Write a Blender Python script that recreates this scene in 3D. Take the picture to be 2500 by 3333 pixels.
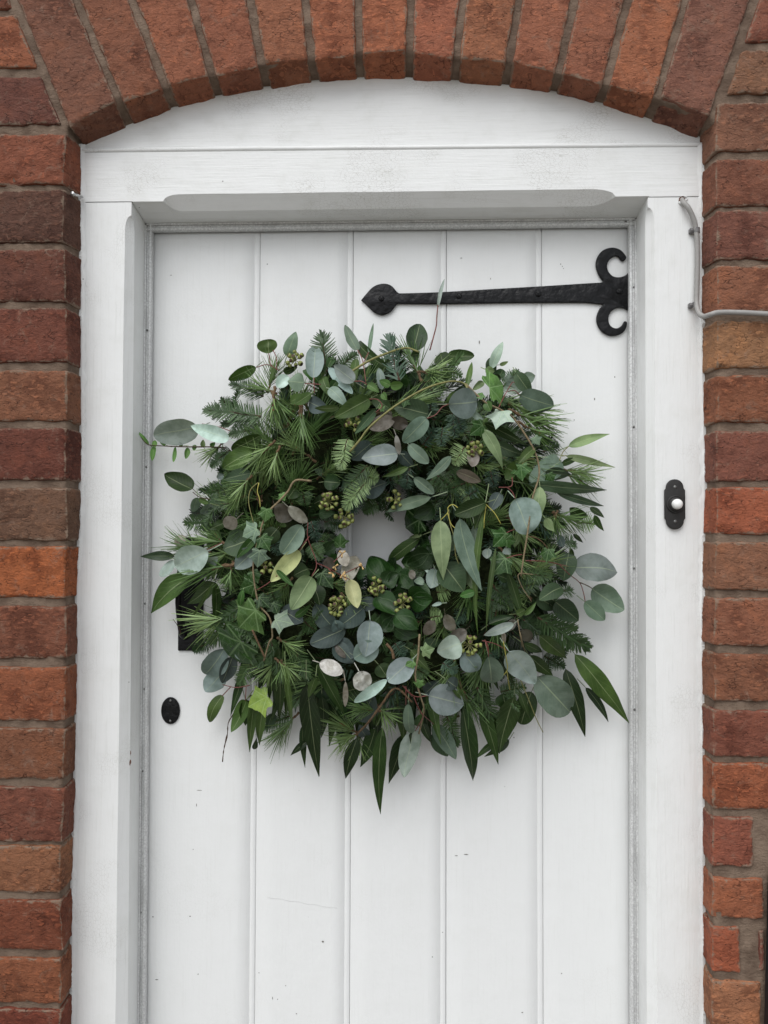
import bpy, bmesh, math, random
import numpy as np
from mathutils import Vector, Matrix, noise

for o in list(bpy.data.objects):
    bpy.data.objects.remove(o)
random.seed(7)
SC = bpy.context.scene
COL = SC.collection
RAD = math.radians

# ------------------------------------------------------------------ camera
# metres; the brick face is the plane y = 0, the street is towards -y, ground z = 0
CAM = Vector((0.0, -1.079, 1.30))
FOC = 2504.6                                   # focal length in photo pixels (2500 x 3333)
CR = Matrix.Rotation(RAD(1.8), 3, 'Z') @ Matrix.Rotation(RAD(91.45), 3, 'X') @ Matrix.Rotation(RAD(0.18), 3, 'Z')
cd = bpy.data.cameras.new('camera'); cam = bpy.data.objects.new('camera', cd); COL.objects.link(cam)
cd.sensor_fit = 'VERTICAL'; cd.sensor_height = 34.6; cd.lens = 26.0; cd.clip_start = 0.02; cd.clip_end = 300
cam.matrix_world = Matrix.Translation(CAM) @ CR.to_4x4()
SC.camera = cam

# ------------------------------------------------------------------ overcast sky and sun
w = bpy.data.worlds.new('World'); SC.world = w; w.use_nodes = True
nt = w.node_tree; nt.nodes.clear()
sky = nt.nodes.new('ShaderNodeTexSky'); sky.sky_type = 'NISHITA'; sky.sun_disc = False
sky.sun_elevation = RAD(56); sky.sun_rotation = RAD(207); sky.air_density = 1.0; sky.dust_density = 1.0; sky.ozone_density = 1.0
hs = nt.nodes.new('ShaderNodeHueSaturation'); hs.inputs['Saturation'].default_value = 0.24   # cloud cover takes the blue out
bg = nt.nodes.new('ShaderNodeBackground'); bg.inputs['Strength'].default_value = 0.115
out = nt.nodes.new('ShaderNodeOutputWorld')
nt.links.new(sky.outputs[0], hs.inputs['Color']); nt.links.new(hs.outputs[0], bg.inputs[0]); nt.links.new(bg.outputs[0], out.inputs[0])
sd = bpy.data.lights.new('sun', 'SUN'); sd.energy = 1.5; sd.angle = RAD(58); sd.color = (1.0, 0.99, 0.97)
sun = bpy.data.objects.new('sun', sd); COL.objects.link(sun)
sdir = Vector((math.sin(RAD(207)) * math.cos(RAD(56)), math.cos(RAD(207)) * math.cos(RAD(56)), math.sin(RAD(56))))
sun.rotation_euler = sdir.to_track_quat('Z', 'Y').to_euler()
SC.view_settings.view_transform = 'Standard'; SC.view_settings.look = 'None'
SC.view_settings.exposure = 0.60; SC.view_settings.gamma = 1.0; SC.view_settings.use_curve_mapping = False
SC.render.engine = 'CYCLES'
SC.cycles.use_denoising = True
SC.cycles.max_bounces = 5; SC.cycles.diffuse_bounces = 3; SC.cycles.glossy_bounces = 2; SC.cycles.transmission_bounces = 3; SC.cycles.transparent_max_bounces = 4

# ------------------------------------------------------------------ helpers
def P(px, py, y):
    "point of the plane y seen at photo pixel (px, py)"
    d = CR @ Vector(((px - 1250) / FOC, -(py - 1666.5) / FOC, -1.0))
    return CAM + d * ((y - CAM.y) / d.y)

def lin(r, g, b, k=1.0):
    f = lambda c: ((c / 255 + 0.055) / 1.055) ** 2.4 if c > 10 else c / 255 / 12.92
    return (min(f(r) * k, 0.9), min(f(g) * k, 0.9), min(f(b) * k, 0.9), 1.0)

def tag(o, label=None, cat=None, group=None, kind=None):
    if label: o['label'] = label
    if cat: o['category'] = cat
    if group: o['group'] = group
    if kind: o['kind'] = kind
    return o

def empty(name, loc):
    o = bpy.data.objects.new(name, None); o.location = loc; COL.objects.link(o); o.empty_display_size = 0.05
    return o

def link(name, me, mat, parent=None, smooth=True, color=None):
    "an object around a mesh given in world coordinates; its origin goes to the middle of the mesh"
    o = bpy.data.objects.new(name, me); COL.objects.link(o)
    if mat and not me.materials: me.materials.append(mat)
    n = len(me.vertices)
    a = np.empty(n * 3, dtype=np.float32); me.vertices.foreach_get('co', a); a = a.reshape(-1, 3)
    c = (a.min(0) + a.max(0)) / 2; a -= c
    me.vertices.foreach_set('co', a.ravel()); me.update()
    if smooth: me.polygons.foreach_set('use_smooth', [True] * len(me.polygons))
    o.location = Vector(c.tolist())
    if parent: setpar(o, parent)
    if color: o.color = color
    return o

def setpar(o, parent):
    o.parent = parent
    pw = Vector(parent.location)
    q = parent.parent
    while q: pw += q.location; q = q.parent
    o.location = Vector(o.location) - pw

def mesh(verts, faces, uvs=None):
    me = bpy.data.meshes.new('m'); me.from_pydata([tuple(v) for v in verts], [], faces)
    if uvs:
        l = me.uv_layers.new(name='UVMap')
        vi = np.empty(len(me.loops), dtype=np.int32); me.loops.foreach_get('vertex_index', vi)
        l.data.foreach_set('uv', np.array(uvs, dtype=np.float32)[vi].ravel())
    me.validate(); me.update()
    return me

def grid_faces(nu, nv, off=0):
    return [(off + i * nv + j, off + (i + 1) * nv + j, off + (i + 1) * nv + j + 1, off + i * nv + j + 1) for i in range(nu - 1) for j in range(nv - 1)]

def sweep(sections, closed=True, caps=True):
    "sections: lists of points, same count each"
    n = len(sections[0]); V = [p for s in sections for p in s]; F = []
    for i in range(len(sections) - 1):
        for j in range(n if closed else n - 1):
            k = (j + 1) % n
            F.append((i * n + j, i * n + k, (i + 1) * n + k, (i + 1) * n + j))
    if caps and closed:
        F.append(tuple(range(n))[::-1]); F.append(tuple((len(sections) - 1) * n + j for j in range(n)))
    me = mesh(V, F)
    bm = bmesh.new(); bm.from_mesh(me); bmesh.ops.recalc_face_normals(bm, faces=bm.faces); bm.to_mesh(me); bm.free()
    return me

def smooth_line(pts, n=6):
    "Catmull-Rom through pts (Vectors)"
    pts = [Vector(p) for p in pts]
    if len(pts) < 3: return pts
    q = [pts[0] * 2 - pts[1]] + pts + [pts[-1] * 2 - pts[-2]]
    r = []
    for i in range(1, len(q) - 2):
        a, b, c, d = q[i - 1:i + 3]
        for k in range(n):
            t = k / n
            r.append(0.5 * ((2 * b) + (c - a) * t + (2 * a - 5 * b + 4 * c - d) * t * t + (3 * b - a - 3 * c + d) * t ** 3))
    r.append(pts[-1])
    return r

def tube_mesh(pts, r0, r1=None, sides=6, flat=1.0, knob=0.0):
    r1 = r0 if r1 is None else r1
    secs = []; up = Vector((0.13, 1, 0.21))
    for i, p in enumerate(pts):
        t = (pts[min(i + 1, len(pts) - 1)] - pts[max(i - 1, 0)]).normalized()
        a = t.cross(up); a = a.normalized() if a.length > 1e-6 else Vector((1, 0, 0)); b = t.cross(a)
        r = r0 + (r1 - r0) * i / max(1, len(pts) - 1)
        if knob: r *= 1 + knob * noise.noise(p * 160)
        secs.append([p + a * math.cos(6.2832 * k / sides) * r + b * math.sin(6.2832 * k / sides) * r * flat for k in range(sides)])
    return sweep(secs)

def interp(tab, y):
    "piecewise linear over (y, value) pairs"
    return float(np.interp(y, [a for a, b in tab], [b for a, b in tab]))

def join_meshes(mes):
    bm = bmesh.new()
    for m in mes: bm.from_mesh(m)
    me = bpy.data.meshes.new('m'); bm.to_mesh(me); bm.free()
    for m in mes: bpy.data.meshes.remove(m)
    return me

def box_mesh(a, b, bev=0.0):
    bm = bmesh.new(); bmesh.ops.create_cube(bm, size=1)
    for v in bm.verts:
        v.co = Vector([a[i] if v.co[i] < 0 else b[i] for i in range(3)])
    if bev: bmesh.ops.bevel(bm, geom=bm.edges[:], offset=bev, segments=2, affect='EDGES', clamp_overlap=True)
    me = bpy.data.meshes.new('m'); bm.to_mesh(me); bm.free()
    return me

def plate_mesh(outline, y_back, thick, bev):
    "flat iron plate with rounded edge: outline = world (x, z) loop, standing proud of the plane y_back towards -y"
    cu = bpy.data.curves.new('c', 'CURVE'); cu.dimensions = '2D'; cu.fill_mode = 'BOTH'
    sp = cu.splines.new('POLY'); sp.points.add(len(outline) - 1); sp.use_cyclic_u = True
    for p, (x, z) in zip(sp.points, outline): p.co = (x, z, 0, 1)
    cu.extrude = max(thick / 2 - bev, 0.0001); cu.bevel_depth = bev; cu.bevel_resolution = 2; cu.offset = -bev
    ob = bpy.data.objects.new('c', cu); COL.objects.link(ob)
    dg = bpy.context.evaluated_depsgraph_get()
    me = bpy.data.meshes.new_from_object(ob.evaluated_get(dg)); bpy.data.objects.remove(ob)
    for v in me.vertices:
        x, z, h = v.co; v.co = (x, y_back - thick / 2 - h, z)
    bm = bmesh.new(); bm.from_mesh(me); bmesh.ops.remove_doubles(bm, verts=bm.verts, dist=1e-6); bmesh.ops.recalc_face_normals(bm, faces=bm.faces); bm.to_mesh(me); bm.free()
    me.materials.clear()
    return me

# ------------------------------------------------------------------ materials
class N:
    "small node-graph writer"
    def __init__(s, name):
        s.m = bpy.data.materials.new(name); s.m.use_nodes = True; s.t = s.m.node_tree; s.t.nodes.clear()
        s.out = s.n('OutputMaterial')
    def n(s, kind, **kw):
        x = s.t.nodes.new('ShaderNode' + kind)
        for k, v in kw.items(): setattr(x, k, v)
        return x
    def put(s, sock, v):
        if v is None: return
        if isinstance(v, bpy.types.NodeSocket): s.t.links.new(v, sock)
        else:
            if isinstance(v, (tuple, list)) and len(v) == 3 and sock.type == 'RGBA': v = (*v, 1)
            sock.default_value = v
    def math(s, op, a, b=None, c=None, clamp=False):
        x = s.n('Math', operation=op, use_clamp=clamp); s.put(x.inputs[0], a)
        if b is not None: s.put(x.inputs[1], b)
        if c is not None: s.put(x.inputs[2], c)
        return x.outputs[0]
    def mix(s, f, a, b, mode='MIX'):
        x = s.n('Mix', data_type='RGBA', blend_type=mode); s.put(x.inputs[0], f); s.put(x.inputs[6], a); s.put(x.inputs[7], b)
        return x.outputs[2]
    def ramp(s, v, lo, hi, a=0.0, b=1.0):
        x = s.n('MapRange', interpolation_type='SMOOTHSTEP'); s.put(x.inputs[0], v)
        for i, q in enumerate((lo, hi, a, b)): x.inputs[i + 1].default_value = q
        return x.outputs[0]
    def noise(s, vec, scale, detail=4.0, rough=0.55, dist=0.0):
        x = s.n('TexNoise'); s.put(x.inputs['Vector'], vec); x.inputs['Scale'].default_value = scale
        x.inputs['Detail'].default_value = detail; x.inputs['Roughness'].default_value = rough; x.inputs['Distortion'].default_value = dist
        return x.outputs[0]
    def voro(s, vec, scale, feature='F1', rnd=1.0):
        x = s.n('TexVoronoi', feature=feature); s.put(x.inputs['Vector'], vec); x.inputs['Scale'].default_value = scale
        x.inputs['Randomness'].default_value = rnd
        return x
    def scale(s, vec, v):
        x = s.n('VectorMath', operation='MULTIPLY'); s.put(x.inputs[0], vec); x.inputs[1].default_value = v
        return x.outputs[0]
    def pos(s, rand=True):
        g = s.n('NewGeometry').outputs['Position']
        if not rand: return g
        r = s.n('ObjectInfo').outputs['Random']
        c = s.n('CombineXYZ'); s.put(c.inputs[0], s.math('MULTIPLY', r, 31.7)); s.put(c.inputs[1], s.math('MULTIPLY', r, 17.3)); s.put(c.inputs[2], s.math('MULTIPLY', r, 47.1))
        x = s.n('VectorMath', operation='ADD'); s.put(x.inputs[0], g); s.put(x.inputs[1], c.outputs[0])
        return x.outputs[0]
    def bump(s, h, strength, dist, normal=None):
        x = s.n('Bump'); x.inputs['Strength'].default_value = strength; x.inputs['Distance'].default_value = dist
        s.put(x.inputs['Height'], h); s.put(x.inputs['Normal'], normal)
        return x.outputs[0]
    def bsdf(s, color, rough=0.6, normal=None, spec=0.4, metal=0.0, translucent=None, sheen=0.0, coat=0.0):
        b = s.n('BsdfPrincipled'); s.put(b.inputs['Base Color'], color); s.put(b.inputs['Roughness'], rough)
        s.put(b.inputs['Specular IOR Level'], spec); s.put(b.inputs['Metallic'], metal); s.put(b.inputs['Normal'], normal)
        s.put(b.inputs['Sheen Weight'], sheen); s.put(b.inputs['Coat Weight'], coat)
        o = b.outputs[0]
        if translucent:
            t = s.n('BsdfTranslucent'); s.put(t.inputs[0], translucent[1])
            mx = s.n('MixShader'); s.put(mx.inputs[0], translucent[0]); s.put(mx.inputs[1], o); s.put(mx.inputs[2], t.outputs[0]); o = mx.outputs[0]
        s.put(s.out.inputs[0], o)
        return s.m

def mat_brick(name, island=False):
    m = N(name); p = m.pos(not island)
    if island:
        r = m.n('NewGeometry').outputs['Random Per Island']
        cr = m.n('ValToRGB'); m.put(cr.inputs[0], r)
        e = cr.color_ramp.elements; e[0].color = lin(92, 58, 48); e[1].color = lin(158, 88, 56)
        for q, c in ((0.3, (112, 62, 48)), (0.55, (126, 74, 54)), (0.8, (142, 76, 50))):
            x = e.new(q); x.color = lin(*c)
        base = cr.outputs[0]
    else:
        base = m.n('ObjectInfo').outputs['Color']
    st = m.scale(p, (1, 1, 1.7))
    big = m.noise(p, 18, 4, 0.65); fine = m.noise(p, 420, 5, 0.7); mid = m.noise(st, 95, 5, 0.68, 0.6)
    c = m.mix(m.ramp(big, 0.46, 0.66), base, m.mix(1.0, base, (0.62, 0.56, 0.55), 'MULTIPLY'))
    c = m.mix(m.ramp(big, 0.46, 0.30, 0, 0.7), c, m.mix(1.0, base, (1.28, 1.16, 1.02), 'MULTIPLY'))
    c = m.mix(m.ramp(mid, 0.56, 0.66, 0, 0.85), c, m.mix(1.0, base, (1.40, 1.32, 1.22), 'MULTIPLY'))      # broken-open, fresher clay
    c = m.mix(m.ramp(mid, 0.45, 0.35, 0, 0.75), c, m.mix(1.0, base, (0.60, 0.57, 0.57), 'MULTIPLY'))      # sooty skin
    lime = m.noise(p, 48, 6, 0.75, 0.8)
    c = m.mix(m.ramp(lime, 0.54, 0.72, 0, 0.55), c, lin(146, 122, 106))                                    # lime and mortar smears
    c = m.mix(m.ramp(fine, 0.25, 0.75, 0, 0.5), m.mix(1.0, c, (0.78, 0.78, 0.78), 'MULTIPLY'), m.mix(1.0, c, (1.25, 1.22, 1.2), 'MULTIPLY'))
    if not island:
        rim = m.n('Attribute', attribute_name='rim').outputs['Fac']
        sm = m.ramp(m.math('ADD', m.math('MULTIPLY', rim, 0.55), m.noise(p, 75, 4, 0.7)), 0.80, 0.98, 0, 0.85)
        c = m.mix(sm, c, lin(134, 116, 100))                                                              # mortar smeared over the edges
    flake = m.voro(m.scale(p, (1, 1, 2.2)), 150).outputs['Color']
    fl = m.n('SeparateColor'); m.put(fl.inputs[0], flake)
    c = m.mix(m.math('MULTIPLY', m.ramp(fl.outputs[0], 0.86, 0.90), m.ramp(big, 0.45, 0.60, 0.0, 0.45)), c, m.mix(1.0, base, (1.5, 1.4, 1.3), 'MULTIPLY'))
    w_ = m.n('VectorMath', operation='ADD'); m.put(w_.inputs[0], m.scale(p, (1, 1, 2.6)))
    wn = m.n('TexNoise'); m.put(wn.inputs['Vector'], p); wn.inputs['Scale'].default_value = 120; wn.inputs['Detail'].default_value = 2
    m.put(w_.inputs[1], m.scale(wn.outputs[1], (0.012, 0.012, 0.012)))
    cre = m.voro(w_.outputs[0], 58, 'DISTANCE_TO_EDGE').outputs['Distance']
    crease = m.math('MULTIPLY', m.ramp(cre, 0.035, 0.008), m.ramp(m.noise(p, 40, 2), 0.55, 0.62))
    c = m.mix(m.math('MULTIPLY', crease, 0.7), c, m.mix(1.0, base, (0.25, 0.23, 0.23), 'MULTIPLY'))
    pit = m.voro(m.scale(p, (1, 1, 1.5)), 150).outputs['Distance']
    pits = m.math('MULTIPLY', m.ramp(pit, 0.20, 0.08), m.ramp(m.noise(p, 60, 2), 0.50, 0.58))
    c = m.mix(m.math('MULTIPLY', pits, 0.75), c, (0.02, 0.014, 0.012))
    h = m.math('ADD', m.math('MULTIPLY', mid, 1.0), m.math('MULTIPLY', fine, 0.35))
    h = m.math('SUBTRACT', h, m.math('ADD', m.math('MULTIPLY', pits, 0.6), m.math('MULTIPLY', crease, 0.5)))
    return m.bsdf(c, 0.92, m.bump(h, 0.75, 0.006), spec=0.25)

def mat_mortar():
    m = N('mortar_lime'); p = m.pos(False)
    a = m.noise(p, 30, 4); f = m.noise(p, 500, 4, 0.75); b = m.noise(m.scale(p, (1, 1, 2)), 90, 5, 0.7)
    c = m.mix(m.ramp(a, 0.35, 0.65), lin(118, 99, 85), lin(148, 128, 111))
    c = m.mix(m.ramp(b, 0.58, 0.75, 0, 0.65), c, lin(92, 76, 64))
    c = m.mix(m.ramp(f, 0.3, 0.7, 0, 0.35), m.mix(1.0, c, (0.75, 0.75, 0.75), 'MULTIPLY'), c)
    h = m.math('ADD', b, m.math('MULTIPLY', f, 0.4))
    return m.bsdf(c, 0.95, m.bump(h, 0.9, 0.004), spec=0.2)

def mat_white(name, along, tint=(0.795, 0.803, 0.792), craze=0.35, brush=0.30, dirt=0.34):
    "old white gloss brushed along x or z, with hairline cracks, specks and grime"
    m = N(name); p = m.pos(True)
    sv = (6, 60, 140) if along == 'x' else (140, 60, 6)
    br = m.noise(m.scale(p, sv), 2.2, 3, 0.65); lump = m.noise(p, 26, 3, 0.62); fine = m.noise(p, 240, 2, 0.6)
    c = m.mix(m.ramp(lump, 0.48, 0.74, 0, dirt * 0.55), tint, (0.62, 0.625, 0.58))
    c = m.mix(m.ramp(br, 0.52, 0.75, 0, dirt * 0.8), c, (0.60, 0.605, 0.57))
    crk = m.voro(m.scale(p, (0.55, 1, 1) if along == 'x' else (1, 1, 0.55)), 310, 'DISTANCE_TO_EDGE').outputs['Distance']
    ck = m.math('MULTIPLY', m.ramp(crk, 0.07, 0.0), m.ramp(m.noise(p, 9, 3), 0.52, 0.66, 0, craze))
    c = m.mix(ck, c, (0.46, 0.45, 0.41))
    v = m.voro(p, 34)
    sp = m.math('MULTIPLY', m.ramp(v.outputs['Distance'], 0.045, 0.02), m.ramp(m.noise(p, 13, 1), 0.57, 0.61))
    c = m.mix(m.math('MULTIPLY', sp, 0.8), c, (0.09, 0.085, 0.07))
    h = m.math('ADD', m.math('MULTIPLY', br, brush), m.math('ADD', m.math('MULTIPLY', lump, 0.5), m.math('MULTIPLY', fine, 0.10)))
    h = m.math('SUBTRACT', h, m.math('MULTIPLY', ck, 0.3))
    return m.bsdf(c, m.ramp(lump, 0.3, 0.7, 0.38, 0.55), m.bump(h, 0.35, 0.004), spec=0.4)

def mat_iron():
    m = N('black_iron'); p = m.pos(True)
    a = m.noise(p, 70, 3, 0.5); f = m.noise(p, 600, 3)
    c = m.mix(m.ramp(a, 0.3, 0.7), (0.004, 0.004, 0.0045), (0.008, 0.008, 0.009))
    c = m.mix(m.math('MULTIPLY', m.ramp(f, 0.70, 0.76), 0.25), c, (0.25, 0.25, 0.25))
    return m.bsdf(c, m.ramp(a, 0.3, 0.7, 0.28, 0.42), m.bump(m.math('ADD', a, m.math('MULTIPLY', f, 0.06)), 0.75, 0.004), spec=0.22)

def mat_plain(name, c, rough=0.5, spec=0.4, metal=0.0, bump=0.0, scale=200, var=0.15):
    m = N(name); p = m.pos(True); a = m.noise(p, scale, 4, 0.6)
    col = m.mix(m.ramp(a, 0.3, 0.7), tuple(x * (1 - var) for x in c[:3]), tuple(min(1, x * (1 + var)) for x in c[:3]))
    return m.bsdf(col, rough, m.bump(a, bump, 0.002) if bump else None, spec=spec, metal=metal)

def mat_metal():
    m = N('galvanised_strip'); p = m.pos(True); a = m.noise(p, 330, 4, 0.7); b = m.noise(m.scale(p, (1, 1, 0.2)), 60, 3)
    c = m.mix(m.ramp(a, 0.4, 0.62), (0.56, 0.565, 0.56), (0.74, 0.75, 0.74)); c = m.mix(m.ramp(b, 0.5, 0.7, 0, 0.5), c, (0.46, 0.465, 0.46))
    return m.bsdf(c, 0.5, m.bump(a, 0.5, 0.001), spec=0.5, metal=0.15)

def mat_leaf(name, rough, vein, spots=0.3, spec=0.28, trans=0.14, gloss_noise=0.1):
    m = N(name); base = m.n('ObjectInfo').outputs['Color']; p = m.pos(True)
    uv = m.n('UVMap').outputs[0]; sx = m.n('SeparateXYZ'); m.put(sx.inputs[0], uv); u, v = sx.outputs[0], sx.outputs[1]
    au = m.math('ABSOLUTE', u)
    a = m.noise(p, 45, 4, 0.6); f = m.noise(p, 260, 3, 0.6)
    c = m.mix(m.ramp(a, 0.3, 0.7), m.mix(1.0, base, (0.70, 0.74, 0.68), 'MULTIPLY'), m.mix(1.0, base, (1.20, 1.17, 1.16), 'MULTIPLY'))
    c = m.mix(m.ramp(f, 0.66, 0.76, 0, spots), c, m.mix(1.0, base, (0.5, 0.42, 0.32), 'MULTIPLY'))
    side = m.math('PINGPONG', m.math('SUBTRACT', m.math('MULTIPLY', v, 9.0), m.math('MULTIPLY', au, 2.2)), 0.5)
    lat = m.math('MULTIPLY', m.ramp(side, 0.07, 0.0), 0.22)
    rib = m.math('MAXIMUM', m.ramp(au, 0.055, 0.015), lat)
    pale = m.mix(0.6, m.mix(1.0, base, (1.5, 1.5, 1.4), 'MULTIPLY'), lin(170, 180, 140))
    c = m.mix(m.math('MULTIPLY', rib, vein), c, pale)
    back = m.n('NewGeometry').outputs['Backfacing']
    c = m.mix(m.math('MULTIPLY', back, 0.30), c, m.mix(1.0, c, (1.25, 1.22, 1.25), 'MULTIPLY'))
    nrm = m.bump(m.math('SUBTRACT', a, m.math('MULTIPLY', rib, 0.5)), 0.25, 0.002)
    return m.bsdf(c, m.ramp(a, 0.3, 0.7, rough - gloss_noise, rough + gloss_noise), nrm, spec=spec, translucent=(trans, m.mix(1.0, c, (0.9, 1.0, 0.5), 'MULTIPLY')))

def mat_ivy(name='ivy_leaf_skin', vs=0.62, lo=0.30):
    m = N(name); base = m.n('ObjectInfo').outputs['Color']; p = m.pos(True)
    uv = m.n('UVMap').outputs[0]; sx = m.n('SeparateXYZ'); m.put(sx.inputs[0], uv); u, v = sx.outputs[0], sx.outputs[1]
    ang = m.math('ABSOLUTE', m.math('ARCTAN2', u, m.math('SUBTRACT', v, 0.02)))
    r = m.math('SQRT', m.math('ADD', m.math('MULTIPLY', u, u), m.math('MULTIPLY', v, v)))
    pp = m.math('PINGPONG', ang, 0.42)                       # rays at 0, 48 and 96 degrees
    d = m.math('MULTIPLY', r, pp)
    ray = m.ramp(d, 0.035, 0.006)
    web = m.voro(uv, 5.0, 'DISTANCE_TO_EDGE').outputs['Distance']
    vein = m.math('MAXIMUM', ray, m.math('MULTIPLY', m.ramp(web, 0.05, 0.0), 0.45))
    a = m.noise(p, 60, 4, 0.6)
    c = m.mix(m.ramp(a, 0.3, 0.7), m.mix(1.0, base, (0.72, 0.78, 0.72), 'MULTIPLY'), m.mix(1.0, base, (1.2, 1.15, 1.1), 'MULTIPLY'))
    pale = m.mix(0.55, m.mix(1.0, base, (1.8, 1.7, 1.6), 'MULTIPLY'), lin(150, 175, 130))
    c = m.mix(m.math('MULTIPLY', vein, vs), c, pale)
    nrm = m.bump(m.math('SUBTRACT', a, vein), 0.3, 0.002)
    return m.bsdf(c, m.ramp(a, 0.3, 0.7, lo, lo + 0.16), nrm, spec=0.32, translucent=(0.12, m.mix(1.0, c, (0.9, 1.0, 0.5), 'MULTIPLY')))

def mat_pod():
    m = N('honesty_paper'); base = m.n('ObjectInfo').outputs['Color']; p = m.pos(True)
    a = m.noise(p, 90, 4, 0.65); b = m.noise(p, 190, 3)
    c = m.mix(m.ramp(a, 0.35, 0.65), m.mix(1.0, base, (0.7, 0.68, 0.62), 'MULTIPLY'), m.mix(1.0, base, (1.2, 1.2, 1.2), 'MULTIPLY'))
    c = m.mix(m.ramp(b, 0.66, 0.74, 0, 0.6), c, lin(88, 74, 58))
    return m.bsdf(c, 0.32, m.bump(a, 0.4, 0.002), spec=0.5, translucent=(0.35, c))

def mat_needle(name, c1, c2, rough=0.45):
    m = N(name); r = m.n('ObjectInfo').outputs['Random']; g = m.n('NewGeometry')
    c = m.mix(r, c1, c2); c = m.mix(g.outputs['Random Per Island'], m.mix(1.0, c, (0.7, 0.72, 0.7), 'MULTIPLY'), m.mix(1.0, c, (1.35, 1.3, 1.3), 'MULTIPLY'))
    return m.bsdf(c, rough, None, spec=0.4, translucent=(0.1, c))

M = dict(
    brick=mat_brick('old_red_brick'), bricks=mat_brick('old_red_brick_field', True), mortar=mat_mortar(),
    wx=mat_white('white_paint_lintel', 'x', craze=0.5, dirt=0.4), wz=mat_white('white_paint_jamb', 'z'), wd=mat_white('white_paint_door', 'z', (0.795, 0.804, 0.796), craze=0.10, brush=0.16, dirt=0.15),
    iron=mat_iron(), metal=mat_metal(),
    screw=mat_plain('screw_steel', (0.16, 0.16, 0.155), 0.4, metal=0.7), cable=mat_plain('grey_cable', lin(150, 148, 145), 0.5, var=0.06),
    clip=mat_plain('grey_clip', lin(112, 110, 110), 0.5, var=0.1), bell=mat_plain('bell_black', (0.022, 0.021, 0.02), 0.55, bump=0.1),
    knob=mat_plain('white_button', (0.85, 0.85, 0.83), 0.2, spec=0.5, var=0.02), dark=mat_plain('keyhole_dark', (0.003, 0.003, 0.003), 0.9),
    dirt=mat_plain('fleck_dark', (0.18, 0.17, 0.155), 0.8), scuff=mat_plain('scuff_grey', (0.60, 0.60, 0.59), 0.8), nail=mat_plain('bright_nail', (0.6, 0.6, 0.6), 0.3, metal=0.9), chip=mat_plain('bare_wood', lin(96, 66, 54), 0.9),
    euc=mat_leaf('eucalyptus_skin', 0.55, 0.60, 0.34), lance=mat_leaf('long_leaf_skin', 0.44, 0.55, 0.28, spec=0.30), ivy=mat_ivy(), ivygloss=mat_ivy('ivy_leaf_mature', 0.20, 0.30), pod=mat_pod(),
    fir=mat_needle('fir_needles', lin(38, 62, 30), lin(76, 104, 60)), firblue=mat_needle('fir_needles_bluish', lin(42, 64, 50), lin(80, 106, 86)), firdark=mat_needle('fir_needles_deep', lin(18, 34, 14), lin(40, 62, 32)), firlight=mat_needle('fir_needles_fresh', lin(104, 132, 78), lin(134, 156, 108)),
    pine=mat_needle('pine_needles', lin(70, 102, 50), lin(126, 152, 94)),
    bark=mat_plain('twig_bark', lin(96, 76, 54), 0.85, bump=0.4, scale=300, var=0.35), barkdark=mat_plain('twig_bark_dark', lin(66, 48, 36), 0.85, bump=0.4, scale=300, var=0.3),
    vine=mat_plain('vine_bark', lin(122, 108, 82), 0.8, bump=0.3, scale=260, var=0.3), vinegreen=mat_plain('vine_green', lin(122, 120, 72), 0.6, var=0.2), red=mat_plain('red_stalk', lin(112, 62, 56), 0.5, var=0.2),
    bud=mat_plain('pine_bud', lin(140, 84, 62), 0.7, bump=0.4, scale=500, var=0.3), yellow=mat_plain('yellow_stalk', lin(164, 158, 78), 0.5, var=0.15),
    berry=mat_plain('green_berry', lin(128, 136, 74), 0.4, var=0.25, scale=140), cap=mat_plain('berry_cap', lin(74, 56, 44), 0.7), peg=mat_plain('berry_stalk', lin(138, 138, 92), 0.6),
    moss=mat_plain('moss_dark', lin(34, 40, 22), 0.95, spec=0.1, bump=1.0, scale=160, var=0.5), pave=mat_plain('paving_grey', lin(122, 117, 110), 0.9, bump=0.6, scale=40, var=0.25),
    black=mat_plain('black_gloss', (0.008, 0.008, 0.009), 0.5, bump=0.15, scale=60), blossom=mat_plain('seed_tip', lin(190, 160, 110), 0.7))

# ------------------------------------------------------------------ ground
gv = [(-60, -60, 0), (60, -60, 0), (60, 60, 0), (-60, 60, 0)]
tag(link('ground', mesh(gv, [(0, 1, 2, 3)]), M['pave'], smooth=False), kind='structure')

# ------------------------------------------------------------------ brick wall
YF, YS, YD = 0.041, 0.100, 0.110            # frame face, end of the frame's rebate, door face
ZB = 0.0
LF = [(420, 222), (500, 212), (700, 203), (880, 217), (1090, 220), (1290, 225), (1480, 217), (1670, 219), (1860, 217), (2050, 215), (2250, 217), (2450, 209), (2650, 209), (2830, 196), (3000, 205), (3200, 198), (3333, 199)]
LB = [(420, 264), (1500, 266), (1700, 262), (1940, 250), (2100, 253), (2300, 251), (2450, 244), (2600, 246), (2850, 235), (3333, 233)]
RF = [(400, 2333), (800, 2332), (1200, 2334), (1600, 2329), (2000, 2325), (2400, 2321), (2600, 2316), (3333, 2316)]
RB = [(400, 2284), (1100, 2284), (1350, 2290), (1600, 2294), (1750, 2288), (2000, 2284), (2500, 2287), (3333, 2290)]

wall = empty('brick_wall', (0, 0.05, 0))
tag(wall, 'weathered red brick wall with wide mortar joints and a segmental arch over the door', 'wall')

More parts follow.
